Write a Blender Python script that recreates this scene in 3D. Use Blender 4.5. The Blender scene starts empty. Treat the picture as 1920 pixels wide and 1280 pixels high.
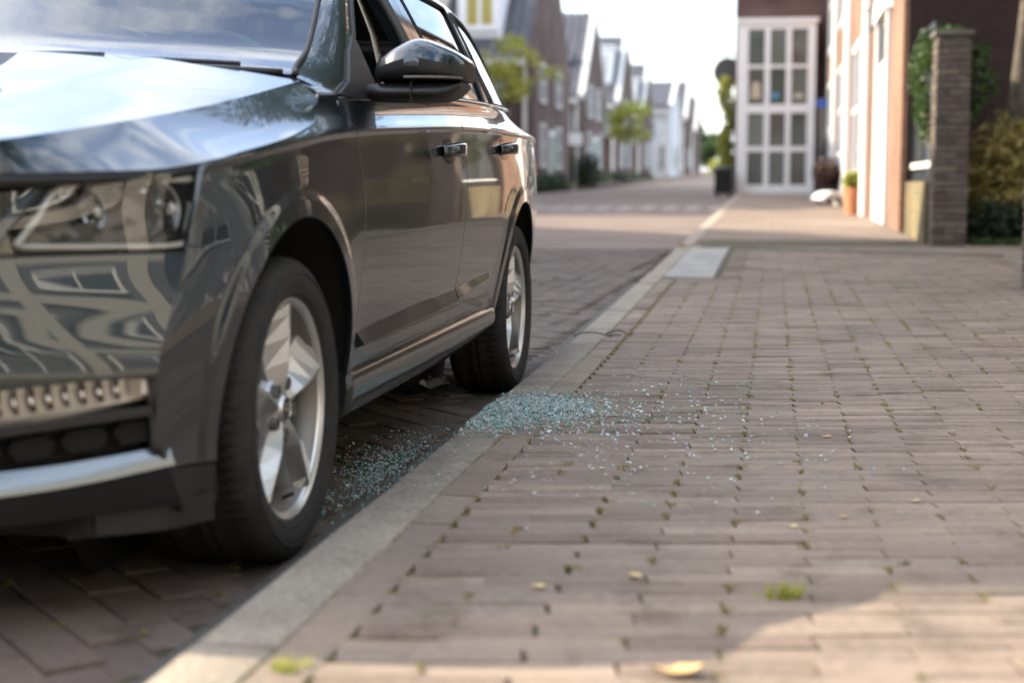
import bpy, bmesh, math, random
import numpy as np
from mathutils import Vector, Matrix
from mathutils.geometry import delaunay_2d_cdt

scene = bpy.context.scene
R = math.radians
random.seed(7)
RNG = np.random.default_rng(7)

# ---------------------------------------------------------------- camera
CAM_H = 0.775
cam_data = bpy.data.cameras.new("camera")
cam_data.lens = 54.375
cam_data.sensor_width = 36.0
cam_data.clip_start = 0.05
cam_data.clip_end = 2000
cam_data.dof.use_dof = True
cam_data.dof.focus_distance = 4.62
cam_data.dof.aperture_fstop = 2.2
cam_data.dof.aperture_blades = 0
camera = bpy.data.objects.new("camera", cam_data)
scene.collection.objects.link(camera)
camera.location = (0, 0, CAM_H)
camera.rotation_euler = (R(90 - 5.8084), 0, R(9.5421))
scene.camera = camera

# ---------------------------------------------------------------- sky and sun
SUN_AZ = R(81.0)      # to the left of straight up the street
SUN_EL = R(31.7)
world = bpy.data.worlds.new("World")
scene.world = world
world.use_nodes = True
wn, wl = world.node_tree.nodes, world.node_tree.links
wn.clear()
sky = wn.new("ShaderNodeTexSky")
sky.sky_type = 'NISHITA'
sky.sun_disc = False
sky.sun_elevation = SUN_EL
sky.sun_rotation = -SUN_AZ
sky.air_density = 1.0
sky.dust_density = 2.5
sky.ozone_density = 1.0
# broken white cloud over the whole sky
tc = wn.new("ShaderNodeTexCoord")
mp = wn.new("ShaderNodeMapping"); mp.inputs['Scale'].default_value = (1.0, 1.0, 2.6)
nz = wn.new("ShaderNodeTexNoise"); nz.inputs['Scale'].default_value = 3.0; nz.inputs['Detail'].default_value = 7; nz.inputs['Roughness'].default_value = .6
rp = wn.new("ShaderNodeValToRGB"); rp.color_ramp.elements[0].position = .42; rp.color_ramp.elements[1].position = .58
mx = wn.new("ShaderNodeMix"); mx.data_type = 'RGBA'
mx.inputs[7].default_value = (4.5, 4.7, 5.0, 1)
bg = wn.new("ShaderNodeBackground"); bg.inputs['Strength'].default_value = 0.15
wo = wn.new("ShaderNodeOutputWorld")
wl.new(tc.outputs['Generated'], mp.inputs[0]); wl.new(mp.outputs[0], nz.inputs['Vector'])
wl.new(nz.outputs['Fac'], rp.inputs[0]); wl.new(rp.outputs['Color'], mx.inputs[0])
wl.new(sky.outputs[0], mx.inputs[6]); wl.new(mx.outputs[2], bg.inputs['Color']); wl.new(bg.outputs[0], wo.inputs[0])

sun_data = bpy.data.lights.new("sun", 'SUN')
sun_data.energy = 2.5
sun_data.angle = R(0.53)
sun_data.color = (1.0, .87, .68)
sun = bpy.data.objects.new("sun", sun_data)
scene.collection.objects.link(sun)
to_sun = Vector((-math.sin(SUN_AZ) * math.cos(SUN_EL), math.cos(SUN_AZ) * math.cos(SUN_EL), math.sin(SUN_EL)))
sun.rotation_euler = to_sun.to_track_quat('Z', 'Y').to_euler()
sun.location = (-20, 20, 30)

scene.view_settings.view_transform = 'Standard'
scene.view_settings.look = 'None'
scene.view_settings.gamma = 1.0
scene.view_settings.exposure = 2.05
scene.render.engine = 'CYCLES'
scene.cycles.max_bounces = 8
scene.cycles.transmission_bounces = 8
scene.cycles.transparent_max_bounces = 12
scene.cycles.caustics_refractive = False
scene.cycles.caustics_reflective = False
scene.cycles.use_denoising = True
scene.cycles.sample_clamp_indirect = 6.0

COL = scene.collection

# ---------------------------------------------------------------- materials
def mat(name, color, rough=.6, metallic=0., **kw):
    m = bpy.data.materials.new(name); m.use_nodes = True
    p = m.node_tree.nodes['Principled BSDF']
    p.inputs['Base Color'].default_value = (*color, 1)
    p.inputs['Roughness'].default_value = rough
    p.inputs['Metallic'].default_value = metallic
    for k, v in kw.items():
        p.inputs[k.replace('_', ' ')].default_value = v
    return m

def N(m, t, **kw):
    n = m.node_tree.nodes.new(t)
    for k, v in kw.items():
        if hasattr(n, k): setattr(n, k, v)
        else: n.inputs[k].default_value = v
    return n

def L(m, a, b): m.node_tree.links.new(a, b)
def P(m): return m.node_tree.nodes['Principled BSDF']

def ramp(m, stops):
    r = N(m, 'ShaderNodeValToRGB'); e = r.color_ramp.elements
    while len(e) < len(stops): e.new(.5)
    for i, (p, c) in enumerate(stops):
        e[i].position = p; e[i].color = (*c, 1)
    return r

def noisy(name, c0, c1, scale=8., rough=.8, bump=.0, bscale=60., detail=6., coord='Object', bdist=.01, metallic=0., lo=.35, hi=.65, stain=0.):
    m = mat(name, c0, rough, metallic)
    t = N(m, 'ShaderNodeTexCoord'); n = N(m, 'ShaderNodeTexNoise'); n.inputs['Scale'].default_value = scale; n.inputs['Detail'].default_value = detail
    L(m, t.outputs[coord], n.inputs['Vector'])
    r = ramp(m, [(lo, c0), (hi, c1)]); L(m, n.outputs['Fac'], r.inputs[0]); L(m, r.outputs[0], P(m).inputs['Base Color'])
    if stain:
        s_ = N(m, 'ShaderNodeTexNoise'); s_.inputs['Scale'].default_value = 4.5; s_.inputs['Detail'].default_value = 10; s_.inputs['Roughness'].default_value = .7; L(m, t.outputs[coord], s_.inputs['Vector'])
        sr = ramp(m, [(.32, (1 - stain, 1 - stain, 1 - stain * 1.1)), (.55, (1, 1, 1)), (.72, (1.1, 1.08, 1.04))]); L(m, s_.outputs['Fac'], sr.inputs[0])
        sm_ = N(m, 'ShaderNodeMix', data_type='RGBA', blend_type='MULTIPLY'); sm_.inputs[0].default_value = 1; L(m, r.outputs[0], sm_.inputs[6]); L(m, sr.outputs[0], sm_.inputs[7]); L(m, sm_.outputs[2], P(m).inputs['Base Color'])
    if bump:
        b = N(m, 'ShaderNodeTexNoise'); b.inputs['Scale'].default_value = bscale; b.inputs['Detail'].default_value = 4
        L(m, t.outputs[coord], b.inputs['Vector'])
        bp = N(m, 'ShaderNodeBump'); bp.inputs['Strength'].default_value = bump; bp.inputs['Distance'].default_value = bdist
        L(m, b.outputs['Fac'], bp.inputs['Height']); L(m, bp.outputs[0], P(m).inputs['Normal'])
    return m

def islandy(name, cols, rough=.8, bump=.3, bscale=120., bdist=.003, grain=.35, gscale=35., spec=.3):
    """colour varies piece by piece (island and object random) with fine grain on top"""
    m = mat(name, cols[0], rough); P(m).inputs['Specular IOR Level'].default_value = spec
    g = N(m, 'ShaderNodeNewGeometry'); oi = N(m, 'ShaderNodeObjectInfo')
    a = N(m, 'ShaderNodeMath', operation='ADD'); L(m, g.outputs['Random Per Island'], a.inputs[0]); L(m, oi.outputs['Random'], a.inputs[1])
    f = N(m, 'ShaderNodeMath', operation='FRACT'); L(m, a.outputs[0], f.inputs[0])
    k = len(cols); r = ramp(m, [(i / (k - 1), c) for i, c in enumerate(cols)]); L(m, f.outputs[0], r.inputs[0])
    n = N(m, 'ShaderNodeTexNoise'); n.inputs['Scale'].default_value = gscale; n.inputs['Detail'].default_value = 5
    L(m, g.outputs['Position'], n.inputs['Vector'])
    n2 = N(m, 'ShaderNodeTexNoise'); n2.inputs['Scale'].default_value = 1.7; n2.inputs['Detail'].default_value = 4
    L(m, g.outputs['Position'], n2.inputs['Vector'])
    ad = N(m, 'ShaderNodeMath', operation='ADD'); L(m, n.outputs['Fac'], ad.inputs[0]); L(m, n2.outputs['Fac'], ad.inputs[1])
    mr = N(m, 'ShaderNodeMapRange'); mr.inputs[1].default_value = .6; mr.inputs[2].default_value = 1.4; mr.inputs[3].default_value = 1 - grain; mr.inputs[4].default_value = 1 + grain
    L(m, ad.outputs[0], mr.inputs[0])
    mm = N(m, 'ShaderNodeMix', data_type='RGBA', blend_type='MULTIPLY'); mm.inputs[0].default_value = 1
    n3 = N(m, 'ShaderNodeTexNoise'); n3.inputs['Scale'].default_value = 7; n3.inputs['Detail'].default_value = 9; n3.inputs['Roughness'].default_value = .65; L(m, g.outputs['Position'], n3.inputs['Vector'])
    st = ramp(m, [(.30, (.62, .60, .56)), (.48, (1, 1, 1)), (.62, (1.0, .99, .97)), (.75, (1.22, 1.17, 1.08))]); L(m, n3.outputs['Fac'], st.inputs[0])
    m2 = N(m, 'ShaderNodeMix', data_type='RGBA', blend_type='MULTIPLY'); m2.inputs[0].default_value = 1
    L(m, r.outputs[0], mm.inputs[6]); L(m, mr.outputs[0], mm.inputs[7]); L(m, mm.outputs[2], m2.inputs[6]); L(m, st.outputs[0], m2.inputs[7]); L(m, m2.outputs[2], P(m).inputs['Base Color'])
    if bump:
        b = N(m, 'ShaderNodeTexNoise'); b.inputs['Scale'].default_value = bscale; b.inputs['Detail'].default_value = 5
        L(m, g.outputs['Position'], b.inputs['Vector'])
        bp = N(m, 'ShaderNodeBump'); bp.inputs['Strength'].default_value = bump; bp.inputs['Distance'].default_value = bdist
        L(m, b.outputs['Fac'], bp.inputs['Height']); L(m, bp.outputs[0], P(m).inputs['Normal'])
    return m

def brickwall(name, c1, c2, mortar, bw=.22, bh=.065, ms=.01, rough=.85, flat=False, dirt=.35):
    """brick courses for walls seen from too far to tell bricks apart; flat=True for paving far away"""
    m = mat(name, c1, rough); P(m).inputs['Specular IOR Level'].default_value = .25
    g = N(m, 'ShaderNodeNewGeometry'); s = N(m, 'ShaderNodeSeparateXYZ'); L(m, g.outputs['Position'], s.inputs[0])
    c = N(m, 'ShaderNodeCombineXYZ')
    if flat:
        L(m, s.outputs[0], c.inputs[0]); L(m, s.outputs[1], c.inputs[1])
    else:
        a = N(m, 'ShaderNodeMath', operation='ADD'); L(m, s.outputs[0], a.inputs[0]); L(m, s.outputs[1], a.inputs[1])
        L(m, a.outputs[0], c.inputs[0]); L(m, s.outputs[2], c.inputs[1])
    b = N(m, 'ShaderNodeTexBrick'); b.inputs['Scale'].default_value = 1; b.inputs['Brick Width'].default_value = bw; b.inputs['Row Height'].default_value = bh
    b.inputs['Mortar Size'].default_value = ms; b.inputs['Mortar Smooth'].default_value = .3; b.inputs['Bias'].default_value = -.1
    b.inputs['Color1'].default_value = (*c1, 1); b.inputs['Color2'].default_value = (*c2, 1); b.inputs['Mortar'].default_value = (*mortar, 1)
    L(m, c.outputs[0], b.inputs['Vector'])
    n = N(m, 'ShaderNodeTexNoise'); n.inputs['Scale'].default_value = .8; n.inputs['Detail'].default_value = 8; L(m, g.outputs['Position'], n.inputs['Vector'])
    mr = N(m, 'ShaderNodeMapRange'); mr.inputs[1].default_value = .3; mr.inputs[2].default_value = .7; mr.inputs[3].default_value = 1 - dirt; mr.inputs[4].default_value = 1 + dirt
    L(m, n.outputs['Fac'], mr.inputs[0])
    mm = N(m, 'ShaderNodeMix', data_type='RGBA', blend_type='MULTIPLY'); mm.inputs[0].default_value = 1
    L(m, b.outputs['Color'], mm.inputs[6]); L(m, mr.outputs[0], mm.inputs[7]); L(m, mm.outputs[2], P(m).inputs['Base Color'])
    bp = N(m, 'ShaderNodeBump'); bp.inputs['Strength'].default_value = .6; bp.inputs['Distance'].default_value = .008; bp.invert = True
    L(m, b.outputs['Fac'], bp.inputs['Height']); L(m, bp.outputs[0], P(m).inputs['Normal'])
    return m

def glassmat(name, color=(1, 1, 1), rough=0., ior=1.45, trans=1.):
    m = mat(name, color, rough); P(m).inputs['Transmission Weight'].default_value = trans; P(m).inputs['IOR'].default_value = ior
    return m

def thinglass(name, tint=(.80, .86, .85), ior=1.52, rough=0.0, k=1.35):
    """single-sheet pane: clear see-through tinted sheet plus fresnel mirror"""
    m = bpy.data.materials.new(name); m.use_nodes = True; nt = m.node_tree; nt.nodes.clear()
    o = nt.nodes.new('ShaderNodeOutputMaterial'); t = nt.nodes.new('ShaderNodeBsdfTransparent'); g = nt.nodes.new('ShaderNodeBsdfGlossy')
    f = nt.nodes.new('ShaderNodeFresnel'); x = nt.nodes.new('ShaderNodeMixShader')
    t.inputs[0].default_value = (*tint, 1); g.inputs['Roughness'].default_value = rough; f.inputs['IOR'].default_value = ior
    ml = nt.nodes.new('ShaderNodeMath'); ml.operation = 'MULTIPLY'; ml.inputs[1].default_value = k; ml.use_clamp = True
    nt.links.new(f.outputs[0], ml.inputs[0]); nt.links.new(ml.outputs[0], x.inputs[0])
    nt.links.new(t.outputs[0], x.inputs[1]); nt.links.new(g.outputs[0], x.inputs[2]); nt.links.new(x.outputs[0], o.inputs[0])
    return m

# ---------------------------------------------------------------- mesh helpers
def link(name, me, parent=None):
    o = bpy.data.objects.new(name, me); COL.objects.link(o)
    if parent is not None: o.parent = parent
    return o

def tag(o, label=None, cat=None, group=None, kind=None):
    if label: o['label'] = label
    if cat: o['category'] = cat
    if group: o['group'] = group
    if kind: o['kind'] = kind
    return o

def empty(name, loc=(0, 0, 0), rz=0.):
    o = bpy.data.objects.new(name, None); COL.objects.link(o); o.location = loc; o.rotation_euler = (0, 0, rz); o.empty_display_size = .1
    return o

def mesh(name, v, f, m, parent=None, smooth=False, normals=None, angle=None):
    me = bpy.data.meshes.new(name)
    me.from_pydata([tuple(map(float, p)) for p in v], [], [tuple(map(int, q)) for q in f])
    me.update()
    for mm in (m if isinstance(m, (list, tuple)) else [m]): me.materials.append(mm)
    if smooth or normals is not None:
        me.polygons.foreach_set('use_smooth', [True] * len(me.polygons))
    if normals is not None:
        me.normals_split_custom_set_from_vertices([tuple(map(float, n)) for n in normals])
    elif smooth and angle is not None:
        try: me.set_sharp_from_angle(angle=angle)
        except Exception: pass
    return link(name, me, parent)

class MB:
    """collects solids; build() links them as one mesh object"""
    def __init__(s): s.v = []; s.f = []
    def add(s, v, f):
        b = len(s.v); s.v += [tuple(p) for p in v]; s.f += [tuple(i + b for i in q) for q in f]; return s
    def box(s, x0, x1, y0, y1, z0, z1, M=None):
        v = [(x, y, z) for z in (z0, z1) for y in (y0, y1) for x in (x0, x1)]
        if M is not None: v = [tuple(M @ Vector(p)) for p in v]
        return s.add(v, [(0, 2, 3, 1), (4, 5, 7, 6), (0, 1, 5, 4), (2, 6, 7, 3), (0, 4, 6, 2), (1, 3, 7, 5)])
    def prism(s, poly, axis, a, b):
        """polygon (2D) pushed along axis: 'x' poly=(y,z), 'y' poly=(x,z), 'z' poly=(x,y)"""
        def pt(p, t): return {'x': (t, p[0], p[1]), 'y': (p[0], t, p[1]), 'z': (p[0], p[1], t)}[axis]
        n = len(poly); v = [pt(p, a) for p in poly] + [pt(p, b) for p in poly]
        f = [tuple(range(n))[::-1], tuple(range(n, 2 * n))] + [(i, (i + 1) % n, n + (i + 1) % n, n + i) for i in range(n)]
        return s.add(v, f)
    def tube(s, pts, r, seg=8, cap=True):
        pts = [Vector(tuple(map(float, p))) for p in pts]; n = len(pts); rr = r if isinstance(r, (list, tuple)) else [r] * n
        up = Vector((0, 0, 1)); v = []
        for i, p in enumerate(pts):
            d = (pts[min(i + 1, n - 1)] - pts[max(i - 1, 0)]).normalized()
            a = d.cross(up) if abs(d.dot(up)) < .98 else d.cross(Vector((1, 0, 0)))
            a.normalize(); c = d.cross(a)
            for k in range(seg):
                t = 2 * math.pi * k / seg; v.append(tuple(p + rr[i] * (math.cos(t) * a + math.sin(t) * c)))
        f = [(i * seg + k, i * seg + (k + 1) % seg, (i + 1) * seg + (k + 1) % seg, (i + 1) * seg + k) for i in range(n - 1) for k in range(seg)]
        if cap: f += [tuple(range(seg))[::-1], tuple((n - 1) * seg + k for k in range(seg))]
        return s.add(v, f)
    def lathe(s, prof, seg=32, axis='z', c=(0, 0, 0), close=False):
        n = len(prof); v = []
        for k in range(seg):
            t = 2 * math.pi * k / seg
            for r, h in prof:
                p = (r * math.cos(t), r * math.sin(t), h)
                if axis == 'x': p = (h, r * math.cos(t), r * math.sin(t))
                if axis == 'y': p = (r * math.cos(t), h, r * math.sin(t))
                v.append((p[0] + c[0], p[1] + c[1], p[2] + c[2]))
        f = []
        for k in range(seg):
            k2 = (k + 1) % seg
            for i in range(n - 1 + (1 if close else 0)):
                j = (i + 1) % n
                f.append((k * n + i, k * n + j, k2 * n + j, k2 * n + i))
        return s.add(v, f)
    def build(s, name, m, parent=None, smooth=False, angle=None):
        return mesh(name, s.v, s.f, m, parent, smooth, None, angle)

class Pchip:
    def __init__(s, pts):
        p = np.array(pts, float); p = p[np.argsort(p[:, 0])]; s.x = p[:, 0]; s.y = p[:, 1:]
        h = np.diff(s.x)[:, None]; d = np.diff(s.y, axis=0) / h; n = len(s.x)
        m = np.zeros_like(s.y)
        for i in range(1, n - 1):
            w1 = 2 * h[i] + h[i - 1]; w2 = h[i] + 2 * h[i - 1]
            for k in range(s.y.shape[1]):
                if d[i - 1, k] * d[i, k] > 0: m[i, k] = (w1[0] + w2[0]) / (w1[0] / d[i - 1, k] + w2[0] / d[i, k])
        m[0] = d[0]; m[-1] = d[-1]; s.m = m
    def __call__(s, q):
        q = np.asarray(q, float); sh = q.shape; q = q.ravel()
        i = np.clip(np.searchsorted(s.x, q) - 1, 0, len(s.x) - 2); h = s.x[i + 1] - s.x[i]; t = (q - s.x[i]) / h
        tc_ = np.clip(t, 0, 1)[:, None]; hh = h[:, None]
        y = (2 * tc_**3 - 3 * tc_**2 + 1) * s.y[i] + (tc_**3 - 2 * tc_**2 + tc_) * hh * s.m[i] + (-2 * tc_**3 + 3 * tc_**2) * s.y[i + 1] + (tc_**3 - tc_**2) * hh * s.m[i + 1]
        lo = (q < s.x[0])[:, None]; hi = (q > s.x[-1])[:, None]
        y = np.where(lo, s.y[0] + (q - s.x[0])[:, None] * s.m[0], y); y = np.where(hi, s.y[-1] + (q - s.x[-1])[:, None] * s.m[-1], y)
        return y[:, 0].reshape(sh) if s.y.shape[1] == 1 else y.reshape(*sh, -1)

class Spline:
    """Catmull-Rom through points in any dimension (natural-looking smooth curve), t in 0..1"""
    def __init__(s, pts): s.p = np.array(pts, float)
    def __call__(s, t):
        t = np.atleast_1d(np.asarray(t, float)); n = len(s.p); x = np.clip(t, 0, 1) * (n - 1); i = np.minimum(x.astype(int), n - 2); u = (x - i)[:, None]
        P1 = s.p[i]; P2 = s.p[i + 1]; P0 = np.where((i > 0)[:, None], s.p[np.maximum(i - 1, 0)], 2 * P1 - P2); P3 = np.where((i < n - 2)[:, None], s.p[np.minimum(i + 2, n - 1)], 2 * P2 - P1)
        return .5 * (2 * P1 + (P2 - P0) * u + (2 * P0 - 5 * P1 + 4 * P2 - P3) * u**2 + (3 * P1 - P0 - 3 * P2 + P3) * u**3)

def inside(px, py, poly):
    x, y = np.asarray(px), np.asarray(py); r = np.zeros(x.shape, bool); n = len(poly)
    for i in range(n):
        x1, y1 = poly[i]; x2, y2 = poly[(i + 1) % n]
        if y1 == y2: continue
        c = ((y1 > y) != (y2 > y)) & (x < (x2 - x1) * (y - y1) / (y2 - y1) + x1); r ^= c
    return r

def bdist(px, py, polys):
    d = np.full(np.shape(px), 1e9)
    for poly in polys:
        n = len(poly)
        for i in range(n):
            a = np.array(poly[i]); b = np.array(poly[(i + 1) % n]); ab = b - a; l2 = (ab**2).sum() + 1e-12
            t = np.clip(((px - a[0]) * ab[0] + (py - a[1]) * ab[1]) / l2, 0, 1)
            d = np.minimum(d, np.hypot(px - a[0] - t * ab[0], py - a[1] - t * ab[1]))
    return d

def resample(poly, step):
    out = []; n = len(poly)
    for i in range(n):
        a = np.array(poly[i], float); b = np.array(poly[(i + 1) % n], float); k = max(1, int(np.hypot(*(b - a)) / step + .5))
        for j in range(k): out.append(tuple(a + (b - a) * j / k))
    return out

def panel(name, outline, surf, m, parent=None, holes=(), du=.02, dv=.02, out=(1, 0, 0), thick=.012, warp=None, step=None, rows=None):
    """trimmed sheet: 2D outline with holes, lifted onto surf(p,q)->(n,3), edges turned inwards by thick"""
    step = step or du
    loops = [resample(outline, step)] + [resample(h, step) for h in holes]
    lo = np.min(np.array(loops[0]), axis=0); hi = np.max(np.array(loops[0]), axis=0)
    if rows is not None:
        gp, gq = rows
    else:
        gp, gq = np.meshgrid(np.arange(lo[0], hi[0], du), np.arange(lo[1], hi[1], dv)); gp = gp.ravel(); gq = gq.ravel()
    ok = inside(gp, gq, loops[0])
    for h in loops[1:]: ok &= ~inside(gp, gq, h)
    gp, gq = gp[ok], gq[ok]
    if len(gp):
        ok = bdist(gp, gq, loops) > min(.0025, .3 * min(du, dv)) if rows is not None else bdist(gp, gq, loops) > .3 * min(du, dv); gp, gq = gp[ok], gq[ok]
    v2 = []; e = []
    for lp in loops:
        b = len(v2); v2 += lp; n = len(lp); e += [(b + i, b + (i + 1) % n) for i in range(n)]
    v2 += list(zip(gp, gq))
    rv, re, rf, ov, oe, of = delaunay_2d_cdt([Vector(p) for p in v2], e, [], 0, 1e-6)
    rv = np.array([tuple(p) for p in rv]); tri = np.array([t for t in rf if len(t) == 3])
    c = rv[tri].mean(axis=1); ok = inside(c[:, 0], c[:, 1], loops[0])
    for h in loops[1:]: ok &= ~inside(c[:, 0], c[:, 1], h)
    tri = tri[ok]
    p, q = rv[:, 0], rv[:, 1]
    pos = surf(p, q); ep = 1e-3
    nrm = np.cross(surf(p + ep, q) - surf(p - ep, q), surf(p, q + ep) - surf(p, q - ep))
    nrm /= np.linalg.norm(nrm, axis=1)[:, None] + 1e-12
    o = np.array(out, float)
    sgn = np.sign((nrm @ o).mean()) or 1; nrm = nrm * sgn
    # winding
    fn = np.cross(pos[tri[:, 1]] - pos[tri[:, 0]], pos[tri[:, 2]] - pos[tri[:, 0]]); fl = (fn * nrm[tri[:, 0]]).sum(1) < 0
    tri[fl] = tri[fl][:, ::-1]
    V = [tuple(x) for x in pos]; NN = [tuple(x) for x in nrm]; F = [tuple(t) for t in tri]
    if thick:
        cnt = {}
        for t in tri:
            for a, b in ((t[0], t[1]), (t[1], t[2]), (t[2], t[0])): cnt[(a, b)] = cnt.get((a, b), 0) + 1
        for (a, b) in list(cnt):
            if (b, a) not in cnt:
                base = len(V); en = np.cross(pos[b] - pos[a], nrm[a]); en /= np.linalg.norm(en) + 1e-9
                rr = min(.0025, thick * .4)
                # small rounded lip then the return
                for i in (a, b): V.append(tuple(pos[i])); NN.append(tuple(nrm[i]))
                for i in (a, b): V.append(tuple(pos[i] - nrm[i] * rr + en * rr * .6)); NN.append(tuple(en))
                for i in (a, b): V.append(tuple(pos[i] - nrm[i] * thick + en * rr * .6)); NN.append(tuple(en))
                F += [(base + 1, base, base + 2, base + 3), (base + 3, base + 2, base + 4, base + 5)]
    used = sorted({i for f in F for i in f}); ix = {k: i for i, k in enumerate(used)}
    return mesh(name, [V[i] for i in used], [tuple(ix[i] for i in f) for f in F], m, parent, True, [NN[i] for i in used])

def gridmesh(name, pts, m, parent=None, flip=False, closed=False):
    """pts: (a,b,3) array of points -> smooth quads"""
    a, b = pts.shape[:2]; v = pts.reshape(-1, 3); f = []
    for i in range(a - 1):
        for j in range(b - 1 + (1 if closed else 0)):
            k = (j + 1) % b; q = (i * b + j, i * b + k, (i + 1) * b + k, (i + 1) * b + j); f.append(q[::-1] if flip else q)
    return mesh(name, v, f, m, parent, True)

def loft(name, A, B, m, parent=None, n=60, k=8, bulge=0., bdir=(0, 0, 1), flip=False, prof=None):
    """sheet between two 3D splines, bulged along bdir in the middle"""
    t = np.linspace(0, 1, n); a = Spline(A)(t); b = Spline(B)(t); g = []
    for w in np.linspace(0, 1, k):
        bl = bulge(t)[:, None] if callable(bulge) else bulge
        g.append(a + (b - a) * w + np.array(bdir) * bl * 4 * w * (1 - w))
    return gridmesh(name, np.array(g), m, parent, flip)

def mirror_copy(o, parent=None):
    c = o.copy(); COL.objects.link(c); c.scale = (-1, 1, 1); c.parent = parent if parent is not None else o.parent
    for ch in list(o.children):
        d = ch.copy(); COL.objects.link(d); d.parent = c
    return c

def ground(y):
    """the street climbs gently away from the camera"""
    y = np.asarray(y, float)
    return np.where(y < 5.5, 0., np.where(y < 8.5, .011 * (y - 5.5)**2 / 6, .011 * (y - 7)))
G0 = lambda y: float(ground(y))
KERB = .10

# ================================================================ THE CAR
CAR_X, CAR_Y, CAR_YAW = -1.846, 3.0634, math.atan(.0226 / 2.686)
M_paint = mat('car_paint', (.015, .025, .034), .32, .72, Coat_Weight=1.0, Coat_Roughness=.006, Coat_IOR=1.62)
# road film: speckled dust low on the body
_t = N(M_paint, 'ShaderNodeTexCoord'); _s = N(M_paint, 'ShaderNodeSeparateXYZ'); L(M_paint, _t.outputs['Object'], _s.inputs[0])
_mr = N(M_paint, 'ShaderNodeMapRange'); _mr.inputs[1].default_value = .52; _mr.inputs[2].default_value = .27; _mr.inputs[3].default_value = .02; _mr.inputs[4].default_value = .62; L(M_paint, _s.outputs[2], _mr.inputs[0])
_n = N(M_paint, 'ShaderNodeTexNoise'); _n.inputs['Scale'].default_value = 240; _n.inputs['Detail'].default_value = 3; L(M_paint, _t.outputs['Object'], _n.inputs['Vector'])
_n2 = N(M_paint, 'ShaderNodeTexNoise'); _n2.inputs['Scale'].default_value = 5; _n2.inputs['Detail'].default_value = 6; L(M_paint, _t.outputs['Object'], _n2.inputs['Vector'])
_r = ramp(M_paint, [(.46, (.15, .15, .15)), (.64, (1, 1, 1))]); L(M_paint, _n.outputs['Fac'], _r.inputs[0])
_m = N(M_paint, 'ShaderNodeMath', operation='MULTIPLY'); L(M_paint, _r.outputs[0], _m.inputs[0]); L(M_paint, _mr.outputs[0], _m.inputs[1])
_m2 = N(M_paint, 'ShaderNodeMath', operation='MULTIPLY', use_clamp=True); L(M_paint, _m.outputs[0], _m2.inputs[0]); L(M_paint, _n2.outputs['Fac'], _m2.inputs[1])
_d = N(M_paint, 'ShaderNodeBsdfDiffuse'); _d.inputs[0].default_value = (.16, .135, .105, 1)
_x = N(M_paint, 'ShaderNodeMixShader'); L(M_paint, _m2.outputs[0], _x.inputs[0]); L(M_paint, P(M_paint).outputs[0], _x.inputs[1]); L(M_paint, _d.outputs[0], _x.inputs[2]); L(M_paint, _x.outputs[0], M_paint.node_tree.nodes['Material Output'].inputs[0])
M_black = mat('black_plastic', (.011, .011, .012), .45)
M_gloss = mat('gloss_black', (.008, .008, .009), .06)
M_rubber = noisy('tyre_rubber', (.012, .0115, .011), (.024, .021, .019), 30, .8, .25, 200, bdist=.001)
M_seal = mat('rubber_seal', (.012, .012, .012), .55)
M_alloy = mat('alloy_silver', (.62, .62, .62), .30, .85)
M_alloy_dk = mat('alloy_inner', (.20, .19, .18), .45, .6)
M_disc = mat('brake_disc', (.25, .24, .23), .4, 1.)
M_chrome = mat('chrome', (.85, .85, .85), .06, 1.)
M_reflector = mat('lamp_reflector', (.86, .86, .86), .10, 1.)
M_lens = thinglass('lamp_lens', (.96, .97, .97), 1.52, k=1.7)
M_wind = thinglass('windscreen_glass', (.92, .96, .95), 1.5, k=1.9)
M_side = thinglass('side_glass', (.30, .34, .34), 1.75)
M_liner = mat('arch_liner', (.006, .006, .006), .9)
M_inner = mat('body_shadow_gap', (.01, .01, .01), .8)
M_seat = noisy('seat_cloth', (.16, .16, .165), (.22, .22, .23), 40, .95, .2, 300)
M_trim = mat('beige_trim', (.72, .66, .56), .8)
M_dash = mat('dashboard', (.03, .03, .032), .6)
M_head = mat('headliner', (.10, .098, .095), .9)
M_light = mat('light_trim', (.55, .55, .53), .8)
M_red = mat('tail_lamp_red', (.35, .01, .01), .12)

car = empty('parked_car', (CAR_X, CAR_Y, 0), -CAR_YAW)
tag(car, 'dark grey estate car parked at the kerb with its front side window smashed out', 'car')

zc_ = Pchip([(-.60, .775), (-.50, .795), (-.388, .813), (-.281, .827), (-.125, .848), (.048, .866), (.191, .881), (.475, .899), (.887, .918), (1.647, .946), (2.12, .955), (2.74, .958), (3.4, .955), (3.8, .95)])
zb_ = Pchip([(-.6, .93), (.3, .958), (.594, .975), (1.04, .999), (1.59, 1.026), (2.1, 1.039), (2.53, 1.045), (3.2, 1.06), (3.8, 1.07)])
Xc_ = Pchip([(-.62, .80), (-.5, .832), (-.42, .85), (-.3, .872), (-.18, .886), (0, .894), (.2, .896), (.5, .896), (.9, .899), (1.5, .901), (2.2, .900), (2.69, .896), (2.95, .885), (3.2, .863), (3.4, .833), (3.6, .79), (3.8, .71)])
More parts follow.
